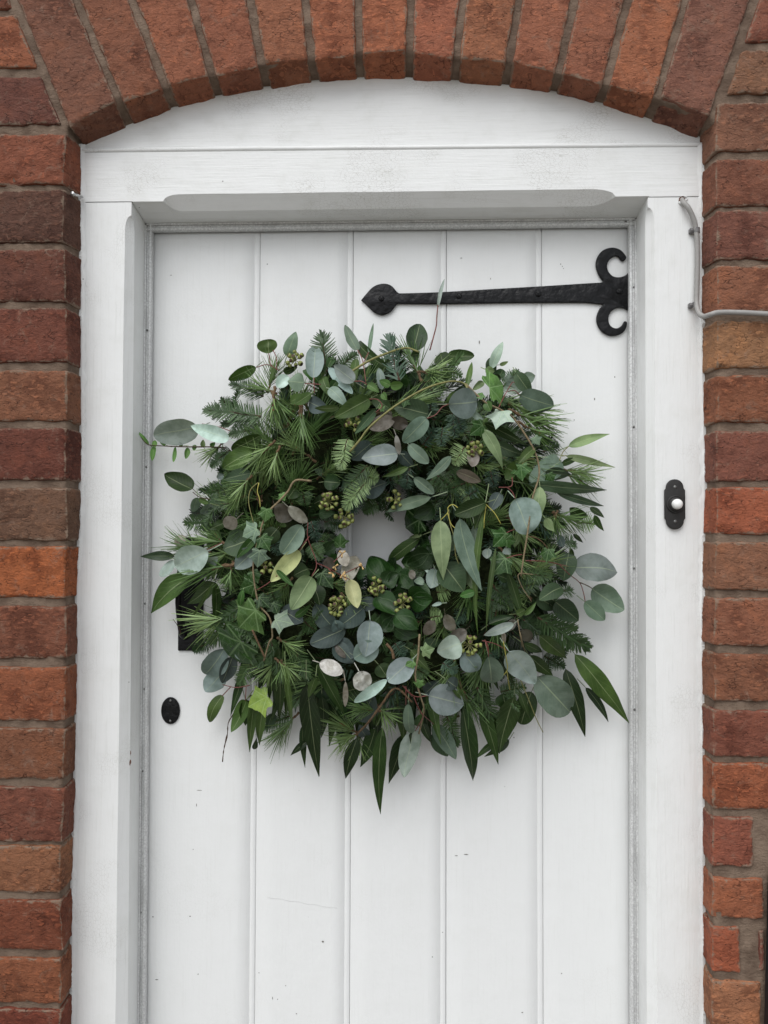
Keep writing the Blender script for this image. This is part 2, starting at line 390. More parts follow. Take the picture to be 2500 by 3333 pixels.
def brick_mesh(F, B, seed, step=0.0036, rad=0.0034, rough=0.0010, chips=3):
    "F, B: front / back corners (bl, br, tr, tl). A rounded, eroded brick with no back face."
    rnd = random.Random(seed)
    sx = ((F[1] - F[0]).length + (F[2] - F[3]).length) / 2; sy = ((F[3] - F[0]).length + (F[2] - F[1]).length) / 2
    sz = sum((b - f).length for f, b in zip(F, B)) / 4
    def ax(s, both=True):
        n = max(2, int((s - 2 * rad) / step))
        c = [0, rad * 0.35, rad] + [rad + (s - 2 * rad) * k / n for k in range(1, n)]
        return c + ([s - rad, s - rad * 0.35, s] if both else [s])
    X, Y, Z = ax(sx), ax(sy), ax(sz, False)
    nx, ny, nz = len(X) - 1, len(Y) - 1, len(Z) - 1
    idx = {}; V = []; E = []; off = Vector((rnd.uniform(-50, 50), rnd.uniform(-50, 50), rnd.uniform(-50, 50)))
    ch = [(rnd.choice(((rnd.uniform(0, sx), rnd.choice((0, sy))), (rnd.choice((0, sx)), rnd.uniform(0, sy)))), rnd.uniform(0.006, 0.017), rnd.uniform(0.0008, 0.002)) for _ in range(chips)]
    def vert(i, j, k):
        if (i, j, k) in idx: return idx[(i, j, k)]
        p = Vector((X[i], Y[j], Z[k]))
        c = Vector((min(max(p.x, rad), sx - rad), min(max(p.y, rad), sy - rad), max(p.z, rad)))
        d = p - c; nd = d.normalized() if d.length > 1e-9 else Vector((0, 0, -1))
        if d.length > rad: p = c + nd * rad
        q = p + off
        h = rough * (noise.noise(q * 60) + 0.6 * noise.noise(Vector((q.x * 130, q.y * 260, q.z * 200))))
        e = min(p.x, sx - p.x, p.y, sy - p.y) if k == 0 else max(0, 0.012 - p.z) * 0 + p.z
        near = math.exp(-max(e, 0) / 0.005) if k == 0 else math.exp(-p.z / 0.006)
        h += near * 0.0010 * noise.noise(q * 230)
        p.y += 0.0009 * near * noise.noise(q * 150 + Vector((5, 5, 5))); p.x += 0.0009 * near * noise.noise(q * 150 + Vector((2, 8, 5)))
        h -= near * 0.0026 * max(0.0, noise.noise(q * 85) + 0.25)
        p = p + nd * h
        p.x += 0.0016 * noise.noise(q * 38); p.y += 0.0019 * noise.noise(q * 38 + Vector((7, 3, 1)))
        for (cx, cy), cr_, dep in ch:
            r = math.hypot(p.x - cx, p.y - cy) / cr_ + 0.8 * noise.noise(q * 150)
            if r < 1 and p.z < 0.02: p.z += dep * (1 - r * r) ** 0.5 * max(0, 1 - p.z / 0.02)
        u, v, t = p.x / sx, p.y / sy, p.z / sz
        f = F[0] * (1 - u) * (1 - v) + F[1] * u * (1 - v) + F[2] * u * v + F[3] * (1 - u) * v
        b = B[0] * (1 - u) * (1 - v) + B[1] * u * (1 - v) + B[2] * u * v + B[3] * (1 - u) * v
        idx[(i, j, k)] = len(V); V.append(f * (1 - t) + b * t)
        ee = min(p.x, sx - p.x, p.y, sy - p.y) if k == 0 else (min(p.y, sy - p.y) if i in (0, nx) else min(p.x, sx - p.x)); E.append(math.exp(-max(ee, 0) / 0.006))
        return idx[(i, j, k)]
    Fc = []
    for i in range(nx):
        for j in range(ny): Fc.append((vert(i, j, 0), vert(i + 1, j, 0), vert(i + 1, j + 1, 0), vert(i, j + 1, 0)))
    for k in range(nz):
        for i in range(nx):
            Fc.append((vert(i, 0, k), vert(i, 0, k + 1), vert(i + 1, 0, k + 1), vert(i + 1, 0, k)))
            Fc.append((vert(i, ny, k), vert(i + 1, ny, k), vert(i + 1, ny, k + 1), vert(i, ny, k + 1)))
        for j in range(ny):
            Fc.append((vert(0, j, k), vert(0, j + 1, k), vert(0, j + 1, k + 1), vert(0, j, k + 1)))
            Fc.append((vert(nx, j, k), vert(nx, j, k + 1), vert(nx, j + 1, k + 1), vert(nx, j + 1, k)))
    me = mesh(V, Fc); at = me.attributes.new('rim', 'FLOAT', 'POINT'); at.data.foreach_set('value', E)
    return me

BK = 0.062                                      # how deep the bricks are modelled
NB = [0]
def brick(F, B, c, **kw):
    NB[0] += 1
    g = sum(c) / 3; c = [g + (q - g) * 0.82 for q in c]; c = [q * 0.85 + r * 0.15 for q, r in zip((c[0], c[1] * 1.03, c[2]), (128, 77, 59))]
    k = kw.pop('k', 1.16)
    return link('brick', brick_mesh(F, B, NB[0] * 13 + 5, **kw), M['brick'], wall, color=lin(*c, k=k))

def deep(pf, pb):
    "extend a reveal line through front point pf (y=0) and its measured back point (y=YF) to y=BK"
    return Vector((pf.x + (pb.x - pf.x) * BK / YF, BK, pf.z + (pb.z - pf.z) * BK / YF))

LEFT = [(437, 597, (138, 74, 54)), (619, 786, (90, 60, 51)), (812, 979, (100, 57, 47)), (1004, 1177, (114, 61, 49)), (1206, 1369, (134, 83, 60)), (1396, 1560, (102, 53, 43)), (1590, 1757, (107, 77, 61)), (1781, 1944, (168, 86, 46)), (1975, 2141, (122, 69, 51)), (2174, 2345, (142, 76, 49)), (2374, 2535, (122, 73, 51)), (2566, 2740, (116, 63, 49)), (2757, 2905, (143, 90, 62)), (2934, 3092, (122, 61, 41)), (3121, 3267, (138, 76, 49)), (3290, 3470, (117, 53, 39))]
for k, (y0, y1, c) in enumerate(LEFT):
    y0 -= 3; y1 += 3
    j = lambda: random.uniform(-5, 5)
    tf, bf = P(interp(LF, y0) + j(), y0, 0), P(interp(LF, y1) + j(), y1, 0)
    tb, bb = P(interp(LB, y0), y0, YF), P(interp(LB, y1), y1, YF)
    tb.z = tf.z; bb.z = bf.z
    z0, z1 = P(110, y1, 0).z, P(110, y0, 0).z
    bf.z = bb.z = z0; tf.z = tb.z = z1
    x0 = tf.x - (0.215 if k % 2 else 0.108)
    rev = [Vector((x0, BK, z0)), deep(bf, bb), deep(tf, tb), Vector((x0, BK, z1))]
    brick([Vector((x0, 0, z0)), bf, tf, Vector((x0, 0, z1))], rev, c)

RIGHT = [(335, 490, (118, 77, 60), 0), (518, 668, (112, 66, 51), 0), (686, 841, (108, 64, 54), 0), (866, 1012, (127, 77, 57), 0), (1045, 1195, (140, 97, 66), 0), (1224, 1371, (123, 71, 49), 0), (1406, 1564, (113, 64, 53), 0), (1588, 1737, (148, 74, 50), 0), (1767, 1920, (123, 80, 60), 0), (1950, 2101, (128, 76, 56), 0), (2130, 2281, (118, 71, 51), 0), (2315, 2463, (113, 60, 47), 0), (2486, 2634, (143, 74, 47), 0), (2664, 2820, (128, 66, 51), 2453), (2862, 2990, (143, 78, 52), 2488), (3022, 3166, (143, 69, 46), 2410), (3199, 3350, (148, 93, 64), 2480)]
for k, (y0, y1, c, xe) in enumerate(RIGHT):
    y0 -= 3; y1 += 3
    tf, bf = P(interp(RF, y0) + j(), y0, 0), P(interp(RF, y1) + j(), y1, 0)
    tb, bb = P(interp(RB, y0), y0, YF), P(interp(RB, y1), y1, YF)
    z0, z1 = P(2400, y1, 0).z, P(2400, y0, 0).z
    bf.z = bb.z = z0; tf.z = tb.z = z1
    x1 = P(xe, y0, 0).x if xe else tf.x + (0.215 if k % 2 else 0.108)
    F = [bf, Vector((x1, 0, z0)), Vector((x1, 0, z1)), tf]
    rev = [deep(bf, bb), Vector((x1, BK, z0)), Vector((x1, BK, z1)), deep(tf, tb)]
    brick(F, rev, c, k=1.42)
# the cut brick beyond the wide mortar patch low on the right
a, b = P(2474, 3166, 0), P(2491, 3030, 0)
brick([Vector((a.x, 0, a.z)), Vector((b.x, 0, a.z)), Vector((b.x, 0, b.z)), Vector((a.x, 0, b.z))], [Vector((a.x, BK, a.z)), Vector((b.x, BK, a.z)), Vector((b.x, BK, b.z)), Vector((a.x, BK, b.z))], (134, 76, 66))

# arch: joints as (x at the intrados, y, x at the top of the picture)
J = [(215, 414, 45), (388, 328, 249), (539, 286, 430), (690, 247, 622), (852, 218, 814), (1014, 198, 993), (1168, 178, 1166), (1333, 164, 1339), (1487, 190, 1506), (1657, 202, 1691), (1819, 245, 1872), (1973, 280, 2045), (2139, 325, 2233), (2320, 388, 2456)]
BACK = [(264, 475), (422, 411), (565, 354), (716, 316), (852, 290), (1055, 264), (1243, 253), (1476, 266), (1664, 283), (1815, 305), (1966, 343), (2117, 392), (2282, 452)]
ACOL = [(112, 70, 56), (124, 73, 54), (140, 80, 58), (134, 76, 56), (142, 84, 60), (150, 84, 58), (158, 88, 60), (152, 84, 62), (144, 86, 60), (146, 84, 62), (138, 80, 60), (152, 87, 60), (120, 76, 64)]
TOPY = -330
def jl(J_, y):                                   # the joint's x at photo row y
    (x, yy, xt) = J_
    return x + (xt - x) * (yy - y) / yy
def back_of(x): return interp(BACK, x)
for k in range(13):
    a, b = J[k], J[k + 1]; g = 12
    x0, y0, x1, y1 = a[0] + g, a[1] - 3, b[0] - g, b[1] - 3
    dy = random.uniform(-7, 7)
    F = [P(x0, y0 + dy, 0), P(x1, y1 + dy, 0), P(jl(b, TOPY) - g, TOPY, 0), P(jl(a, TOPY) + g, TOPY, 0)]
    sb = 0.962
    bx = lambda x: 1328 + (x - 1328) * sb
    q0, q1 = P(bx(x0), back_of(bx(x0)), 0.045), P(bx(x1), back_of(bx(x1)), 0.045)
    ext = lambda f, q: f + (q - f) * (BK / 0.045)
    B = [ext(F[0], q0), ext(F[1], q1), Vector((F[2].x, BK, F[2].z)), Vector((F[3].x, BK, F[3].z))]
    brick(F, B, ACOL[k], chips=4, k=1.36)

# bricks beside the arch, cut to the slope of the springers
def cut_brick(y0, y1, side, c):
    if side < 0:
        tr, br = P(jl(J[0], y0) - 15, y0, 0), P(jl(J[0], y1) - 15, y1, 0)
        z1, z0 = tr.z, br.z; x0 = min(tr.x, br.x) - 0.15
        F = [Vector((x0, 0, z0)), br, tr, Vector((x0, 0, z1))]
    else:
        tl, bl = P(jl(J[13], y0) + 17, y0, 0), P(jl(J[13], y1) + 17, y1, 0)
        z1, z0 = tl.z, bl.z; x1 = max(tl.x, bl.x) + 0.15
        F = [bl, Vector((x1, 0, z0)), Vector((x1, 0, z1)), tl]
    brick(F, [Vector((p.x, BK, p.z)) for p in F], c)
cut_brick(245, 404, -1, (104, 60, 52)); cut_brick(47, 219, -1, (152, 84, 57)); cut_brick(-140, 26, -1, (128, 72, 54))
cut_brick(160, 306, 1, (132, 90, 68)); cut_brick(-20, 136, 1, (140, 80, 64))

# mortar bed: lofted outward from the opening, and turning back into the reveal
inner = []
for y in np.arange(4300, 430, -22.0):
    f, b = P(interp(LF, min(y, 3333)) if y < 3400 else 199, y, 0), P(interp(LB, min(y, 3333)), y, YF)
    f.x -= 0.004; b.x -= 0.003
    if f.z > ZB: inner.append((f, Vector((f.x + (b.x - f.x) * 2.0, 0.082, f.z)), 'L'))
xs = np.arange(215, 2325, 16.0)
for x in xs:
    yy = interp([(q[0], q[1]) for q in J], x)
    f = P(x, yy - 9, 0); bxx = 1328 + (x - 1328) * 0.962
    b = P(bxx, back_of(bxx) - 7, 0.045)
    inner.append((f, f + (b - f) * 1.8, 'A'))
for y in np.arange(400, 4300, 22.0):
    f, b = P(interp(RF, min(y, 3333)), y, 0), P(interp(RB, min(y, 3333)), y, YF)
    f.x += 0.004; b.x += 0.003
    if f.z > ZB: inner.append((f, Vector((f.x + (b.x - f.x) * 2.0, 0.082, f.z)), 'R'))
XW, ZT = 1.35, 2.55
ts = [0, 0.004, 0.009, 0.016] + [0.016 + 0.0085 * k for k in range(1, 22)] + [0.25, 0.35, 0.5, 0.7, 1.0]
V = []; zs = P(215, 414, 0).z; xm = P(1268, 400, 0).x
for f, b, kind in inner:
    if kind == 'L': tgt = Vector((-XW, 0, f.z + max(0, (f.z - (zs - 0.7)) / 0.7) ** 2 * 0.55))
    elif kind == 'R': tgt = Vector((XW, 0, f.z + max(0, (f.z - (zs - 0.7)) / 0.7) ** 2 * 0.55))
    else:
        d = Vector((f.x - xm, 0, f.z - (zs - 0.62))); s = min((ZT - f.z) / d.z, (XW - abs(f.x)) / max(abs(d.x), 1e-6))
        tgt = f + d * s
    for q in (b, f.lerp(b, 0.7), f.lerp(b, 0.45), f.lerp(b, 0.25), f.lerp(b, 0.1)):
        V.append(q + Vector((noise.noise(q * 70), 0, noise.noise(q * 70 + Vector((9, 9, 9))))) * 0.0012)
    ln = (tgt - f).length
    for t in ts:
        q = f + (tgt - f) * (t if t >= 0.25 else min(t / max(ln, 0.2), t))
        q = Vector((q.x, 0.0046 + 0.0030 * noise.noise(q * 48) + 0.0014 * noise.noise(q * 150) + (0.002 if t == 0 else 0), q.z))
        V.append(q)
me = mesh(V, grid_faces(len(inner), len(ts) + 5))
bm = bmesh.new(); bm.from_mesh(me); bmesh.ops.recalc_face_normals(bm, faces=bm.faces); bm.to_mesh(me); bm.free()
link('mortar', me, M['mortar'], wall)

# the rest of the facade, outside the picture
FV, FF = [], []
def field(x0, x1, z0, z1):
    b = 0.004; o = len(FV)
    for (xx, yy, zz) in ((x0, 0.02, z0), (x1, 0.02, z0), (x1, 0.02, z1), (x0, 0.02, z1), (x0, 0.003, z0), (x1, 0.003, z0), (x1, 0.003, z1), (x0, 0.003, z1), (x0 + b, 0, z0 + b), (x1 - b, 0, z0 + b), (x1 - b, 0, z1 - b), (x0 + b, 0, z1 - b)):
        FV.append((xx, yy + 0.001, zz))
    for k in range(4):
        FF.append((o + k, o + (k + 1) % 4, o + 4 + (k + 1) % 4, o + 4 + k)); FF.append((o + 4 + k, o + 4 + (k + 1) % 4, o + 8 + (k + 1) % 4, o + 8 + k))
    FF.append((o + 8, o + 9, o + 10, o + 11))
for side in (-1, 1):
    pitch = 0.0835 if side < 0 else 0.0772
    edge = P(205, 2000, 0).x if side < 0 else P(2325, 2000, 0).x
    zref = P(110, 3277, 0).z if side < 0 else P(2400, 3182, 0).z
    r0 = -int(zref / pitch) - 1
    for r in range(r0, 34):
        z0 = zref + r * pitch; z1 = z0 + pitch - 0.013
        if z0 < 0.0 or z1 > ZT: continue
        low = z1 < P(110, 3480, 0).z if side < 0 else z1 < P(2400, 3350, 0).z
        high = z0 > P(110, 40, 0).z
        x = abs(edge) + (0.0 if low else (0.23 if r % 2 else 0.123))
        if high: x = 0.62
        first = r % 2
        while x < XW:
            L = (0.108 if first else 0.215) if low and x < abs(edge) + 0.01 else 0.215
            a, b = x, min(x + L, XW)
            field(*((-b, -a) if side < 0 else (a, b)), z0, z1); x += L + 0.012
zt = P(1250, TOPY - 40, 0).z
z0 = zt
while z0 + 0.066 < ZT:
    x = -0.60
    while x < 0.6:
        field(x, x + 0.205, z0, z0 + 0.066); x += 0.217
    z0 += 0.08
tag(link('bricks', mesh(FV, FF), M['bricks'], wall, smooth=False), kind='stuff')

# black painted board butting the wall low on the right
bx0, bx1 = P(2497, 2830, 0).x, P(2482, 3333, 0).x
zt_, zb_ = P(2497, 2824, 0).z, P(2482, 3333, 0).z
secs = []
for k in range(24):
    t = k / 23; z = ZB + 0.002 + (zt_ - ZB) * t
    xl = float(np.interp(z, [zb_, zt_], [bx1, bx0])) + 0.0012 * noise.noise(Vector((z * 60, 3, 1)))
    secs.append([Vector((xl, -0.004, z)), Vector((xl + 0.004, -0.018, z)), Vector((xl + 0.11, -0.018, z)), Vector((xl + 0.11, -0.004, z))])
tag(link('black_board', sweep(secs), M['black'], smooth=False), 'black painted upright board against the brickwork, low at the right edge', 'board')

# ------------------------------------------------------------------ door frame
frame = empty('door_frame', (0, 0.06, 0))
tag(frame, 'white painted timber door frame with stopped chamfers and an arched head panel', 'door frame')

def line(tab, y, yw):                             # world x at photo row y, from measured (row, column) pairs on plane yw
    return P(interp(tab, y), y, yw).x

def xline(p0, p1, yw):                            # x as a linear function of world z, through two photo points on plane yw
    a, b = P(*p0, yw), P(*p1, yw)
    return lambda z: a.x + (b.x - a.x) * (z - a.z) / (b.z - a.z)

crackL, crackR = P(345, 656, YF).z, P(2200, 639, YF).z
stop_r = lambda s: s                              # chamfer amount 0..1 -> quarter curve
def jamb(side):
    if side < 0:
        face = xline((405, 900), (376, 3333), YF); arr = xline((436, 900), (415, 3333), YF + 0.0128); endx = xline((472, 900), (449, 3333), YS)
        zc, ys = crackL - 0.0012, (752, 700); a_ = 0.0128
    else:
        face = xline((2131, 900), (2139, 3333), YF); arr = xline((2101, 900), (2106, 3333), YF + 0.0128); endx = xline((2071, 900), (2077, 3333), YS)
        zc, ys = crackR - 0.0012, (742, 690); a_ = 0.0128
    zs0, zs1 = P(420, ys[0], YF).z, P(420, ys[1], YF).z
    zsamp = [ZB + 0.003] + list(np.linspace(ZB + 0.06, zs0 - 0.002, 60)) + [zs0 + (zs1 - zs0) * k / 8 for k in range(9)] + [zc]
    S = []
    for z in zsamp:
        xi = arr(z)
        t = 0 if z <= zs0 else min(1, (z - zs0) / (zs1 - zs0))
        am = math.sqrt(max(0, 1 - t * t)) if t < 1 else 0
        w = 0.0006 * noise.noise(Vector((1.5, z * 9, side)))
        xf = xi + (face(z) - xi) * am + (w if am else 0) + side * 0.0004
        out = (P(interp(LB if side < 0 else RB, 1700), 1700, YF).x + side * 0.035)
        xe = endx(z)
        S.append([Vector((out, YF + 0.0005, z)), Vector((xf, YF + 0.0005, z)), Vector((xi, YF + 0.0008 + a_ * am, z)), Vector((xe, YS, z)), Vector((xe, 0.15, z)), Vector((out, 0.15, z))])
    o = link('jamb', sweep(S), M['wz'], frame, smooth=False)
    return endx
eL, eR = jamb(-1), jamb(1)

# lintel: sections along x
def zline(p0, p1, yw):
    a, b = P(*p0, yw), P(*p1, yw)
    return lambda x: a.z + (b.z - a.z) * (x - a.x) / (b.x - a.x)
lbot = zline((430, 656), (2113, 638), YF)
lch = zline((600, 632), (1900, 616), YF)
larr = zline((600, 687), (2000, 670), YF + 0.0165)
lend = zline((600, 728), (2000, 712), YS)
bead0 = zline((300, 497), (2200, 479), YF)
bead1 = zline((300, 479), (2200, 461), YF)
xl0, xl1 = P(531, 640, YF).x, P(585, 640, YF).x
xr0, xr1 = P(1925, 620, YF).x, P(2004, 620, YF).x
xo0, xo1 = P(262, 560, YF).x - 0.02, P(2284, 560, YF).x + 0.02
xi0, xi1 = P(430, 656, YF).x, P(2113, 638, YF).x
xsamp = [xo0, xi0 - 0.0005] + [xi0 + 0.0005 + (xl0 - xi0) * k / 2 for k in range(2)] + [xl0 + (xl1 - xl0) * k / 8 for k in range(9)] + list(np.linspace(xl1 + 0.01, xr0 - 0.01, 40)) + [xr0 + (xr1 - xr0) * k / 8 for k in range(9)] + [xi1 - 0.0005, xi1 + 0.0005, xo1]
S = []
for x in xsamp:
    if x <= xl0 or x >= xr1: am = 0
    elif x < xl1: t = (xl1 - x) / (xl1 - xl0); am = math.sqrt(max(0, 1 - t * t))
    elif x > xr0: t = (x - xr0) / (xr1 - xr0); am = math.sqrt(max(0, 1 - t * t))
    else: am = 1
    if x < xi0 or x > xi1:                         # over the jambs: a plain rail whose foot is the crack line
        zb = crackL if x < xi0 else crackR
        S.append([Vector((x, YF, bead0(x))), Vector((x, YF, zb)), Vector((x, YF + 0.001, zb)), Vector((x, YS, zb)), Vector((x, 0.15, zb)), Vector((x, 0.15, bead0(x)))])
    else:
        za = larr(x); zf = lbot(x) + (lch(x) - lbot(x)) * am; w = 0.0004 * noise.noise(Vector((x * 12, 2, 7)))
        S.append([Vector((x, YF, bead0(x))), Vector((x, YF, zf + w)), Vector((x, YF + 0.0005 + 0.0165 * am, (zf - 0.0003) * (1 - am) + za * am)), Vector((x, YS, lend(x))), Vector((x, 0.15, lend(x))), Vector((x, 0.15, bead0(x)))])
link('lintel', sweep(S), M['wx'], frame, smooth=False)

# bead between lintel and head panel
S = []
for x in np.linspace(xo0 + 0.012, xo1 - 0.012, 60):
    z0, z1 = bead0(x) + 0.0003, bead1(x); k = 0.55 + 0.45 * min(1, max(0, (0.25 - x) / 0.5))
    prof = [(YF + 0.004, z0), (YF + 0.0012, z0 + 0.0007), (YF - 0.0006, z0 + 0.002), (YF - 0.001 * k, (z0 + z1) / 2), (YF - 0.0006, z1 - 0.0022), (YF + 0.0014, z1 - 0.0008), (YF + 0.004, z1 - 0.0002), (YF + 0.02, z1), (YF + 0.02, z0)]
    S.append([Vector((x, a, b + 0.0003 * noise.noise(Vector((x * 20, b * 50, 1))))) for a, b in prof])
link('bead', sweep(S), M['wx'], frame)

# arched head panel
cols = []
for x in np.linspace(xo0 + 0.006, xo1 - 0.006, 90):
    # arch height at this x
    pxs = [P(a, b, 0.045) for a, b in BACK]
    zt = float(np.interp(x, [p.x for p in pxs], [p.z for p in pxs])) + 0.012
    zb = bead1(x) + 0.0004
    cols.append([Vector((x, 0.0455 + 0.0008 * noise.noise(Vector((x * 8, 4, k * 0.7))), zb + (zt - zb) * k / 10)) for k in range(11)])
me = mesh([p for c in cols for p in c], grid_faces(90, 11))
link('head_panel', me, M['wx'], frame)

# ragged paint line where the frame meets the bricks
def ragged(tabB, tabF, side, seed):
    S = []; 
    for y in np.arange(470, 4000, 3.5):
        b = P(interp(tabB, min(y, 3333)), y, YF); f = P(interp(tabF, min(y, 3333)), y, 0)
        if b.z < 0.01: break
        q = Vector((seed, b.z * 22, 0)); k = 0.03 + 0.13 * max(0, 0.9 * noise.noise(q * 0.7) + 0.45 * noise.noise(q * 3.1) + 0.2 * noise.noise(q * 13) + 0.2 * noise.noise(q * 50) - 0.05)
        wv = 0.006 + 0.004 * noise.noise(q * 3)
        rx = b.x + (f.x - b.x) * k
        S.append([Vector((b.x - side * wv, YF - 0.0001, b.z)), Vector((b.x - side * 0.0012, YF - 0.0009, b.z)), Vector((rx - side * 0.0012, YF - YF * k, b.z)), Vector((rx + side * 0.004, YF - YF * k + 0.001, b.z)), Vector((b.x + side * 0.006, YF + 0.004, b.z))])
    link('paint_edge', sweep(S), M['wz'], frame, smooth=False)
ragged(LB, LF, -1, 3.3); ragged(RB, RF, 1, 8.1)

# small losses of paint showing wood, low on the left chamfer
def chip(px, py, w, h, y):
    c = P(px, py, y); n = 11
    V = [c + Vector((0, -0.0006, 0))]
    for k in range(n):
        a = 6.2832 * k / n; r = random.uniform(0.6, 1.2)
        V.append(c + Vector((math.cos(a) * w * r, 0, math.sin(a) * h * r)))
    link('paint_chip', mesh(V, [(0, 1 + k, 1 + (k + 1) % n) for k in range(n)]), M['chip'], frame)
chip(425, 2450, 0.0009, 0.0045, YF + 0.0115); chip(424, 2482, 0.0016, 0.0042, YF + 0.0112)

# metal draught strips with their screws
def screw_mesh(c, r, nrm=(0, -1, 0), h=0.0012):
    bm = bmesh.new(); bmesh.ops.create_uvsphere(bm, u_segments=12, v_segments=6, radius=1)
    for v in bm.verts:
        y = v.co.z
        v.co = Vector((v.co.x * r, -max(0, y) * h + (0.001 if y < 0 else 0), v.co.y * r))
    for v in bm.verts: v.co += c
    me = bpy.data.meshes.new('m'); bm.to_mesh(me); bm.free()
    return me
def strip(path_pts, inward, name='draught_strip'):
    "path_pts: corners of the frame's rebate end; inward: unit vector towards the door's middle"
    prof = [(0.0, YS - 0.0005), (0.0002, YS - 0.003), (0.0026, YS - 0.003), (0.003, YS + 0.0005), (0.0062, YS + 0.0008), (0.0064, YS - 0.0018), (0.0078, YS - 0.0028), (0.0100, YS - 0.0024), (0.0110, YS - 0.0004), (0.0111, YS + 0.007), (0.0, YS + 0.007)]
    S = [[Vector((p.x, 0, p.z)) + inward * a + Vector((0, b, 0)) for a, b in prof] for p in path_pts]
    return link(name, sweep(S), M['metal'], frame, smooth=False)
ztop = lend(-0.1)
sl = strip([Vector((eL(z), 0, z)) for z in np.linspace(0.01, lend(eL(1.7)) - 0.0005, 40)], Vector((1, 0, 0)))
sr = strip([Vector((eR(z), 0, z)) for z in np.linspace(0.01, lend(eR(1.7)) - 0.0005, 40)], Vector((-1, 0, 0)))
st = strip([Vector((x, 0, lend(x))) for x in np.linspace(eL(1.75) + 0.0005, eR(1.75) - 0.0005, 30)], Vector((0, 0, -1)))
for (o, L) in ((sl, [(479, 1075), (477, 1520), (473, 1965), (471, 2243), (463, 2510), (457, 2970)]), (sr, [(2064, 935), (2062, 1390), (2063, 1850), (2066, 2310), (2072, 2866)]), (st, [(685, 741), (1128, 738), (1575, 732), (2037, 722)])):
    for q in L:
        c = P(*q, YS + 0.0004)
        link('screw', screw_mesh(c, 0.0019, h=0.0014), M['screw'], o)

# ------------------------------------------------------------------ door
door = empty('door', (0, YD + 0.02, 0.02))
tag(door, 'white painted plank door with beaded joints, closed', 'door')
ztopd = lend(0.0) - 0.004
edges = [lambda z: eL(z) + 0.0095] + [xline(a, b, YD) for a, b in (((838, 768), (819, 3315)), ((1141, 768), (1128, 3315)), ((1444, 768), (1442, 3315)), ((1754, 768), (1759, 3315)))] + [lambda z: eR(z) - 0.0095]
for k in range(5):
    S = []
    y0 = YD + 0.0005 * [0, 0.4, 0.1, 0.3, 0.1][k]
    for z in np.concatenate(([0.02], np.linspace(0.08, ztopd, 70))):
        a, b = edges[k](z) + (0.0048 if k else 0), edges[k + 1](z) + (0.0046 if k < 4 else 0)
        n1 = 0.0004 * noise.noise(Vector((k * 3.1, z * 11, 0))); n2 = 0.0004 * noise.noise(Vector((k * 3.1 + 50, z * 14, 0)))
        pr = [(a, y0 + 0.018), (a + 0.0001, y0 + 0.0007), (a + 0.0007 + n1, y0 + 0.0001)]
        for t in (0.2, 0.4, 0.6, 0.8):
            x = a + (b - a) * t; pr.append((x, y0 + 0.0007 * noise.noise(Vector((x * 14, z * 4, k)))))
        if k < 4:
            g = b - 0.0094 + n2
            pr += [(g, y0), (g + 0.0005, y0 + 0.0008), (g + 0.0010, y0 + 0.0009), (g + 0.0017, y0 + 0.0003), (g + 0.0032, y0 - 0.0002), (g + 0.0046, y0 - 0.0004), (g + 0.0060, y0 - 0.0002), (g + 0.0076, y0 + 0.0003), (b - 0.0004, y0 + 0.0009), (b + 0.0005, y0 + 0.018)]
        else:
            pr += [(b - 0.001, y0), (b, y0 + 0.001), (b, y0 + 0.018)]
        S.append([Vector((x, y, z)) for x, y in pr])
    link('plank', sweep(S), M['wd'], door)

# flecks and a scratch in the paint
def fleck(px, py, w, h, rot=0.0, mat='chip'):
    c = P(px, py, YD); u = (YD - CAM.y) / FOC; n = 9
    V = [c + Vector((0, -0.0007, 0))]
    for q in range(n):
        t = 6.2832 * q / n; x, z = math.cos(t) * w * u * random.uniform(0.7, 1.2), math.sin(t) * h * u * random.uniform(0.7, 1.2)
        V.append(c + Vector((x * math.cos(rot) - z * math.sin(rot), -0.0004, x * math.sin(rot) + z * math.cos(rot))))
    link('paint_fleck', mesh(V, [(0, 1 + q, 1 + (q + 1) % n) for q in range(n)]), M[mat], door)
for (x, y, w_, h_) in ((611, 564, 3.5, 3), (403, 666, 2, 1.6), (525, 799, 2, 2), (179, 482, 3, 1.6), (205, 670, 1.5, 2.5), (1388, 668, 2, 1.6), (1260, 795, 3, 1.5), (58, 484, 4, 1.5), (70, 688, 6, 1.5), (447, 748, 1, 5), (1045, 285, 5, 1.2), (1077, 281, 7, 1.4), (210, 72, 9, 1.2), (189, 264, 1.6, 1.6)):
    fleck(440 + x, 2500 + y, w_, h_, mat='dirt')
for (x, y, w_, h_) in ((1560, 1114, 2, 6), (2001, 1227, 1.5, 3), (1935, 1299, 2, 4), (1869, 1367, 1.5, 2.5), (1501, 840, 4, 1.2), (1825, 860, 1.2, 3), (1830, 867, 1.2, 2), (1834, 874, 1, 2), (1597, 907, 1.2, 3.5), (557, 896, 3, 1), (640, 2620, 1.4, 6)):
    fleck(x, y, w_, h_, mat='dirt')
sc0 = [P(870 + 12 * q, 2920 + 1.95 * q + 1.5 * math.sin(q * 1.3), YD - 0.0002) for q in range(20)]
link('scratch', tube_mesh(sc0, 0.00018, 0.00012, 4), M['scuff'], door)

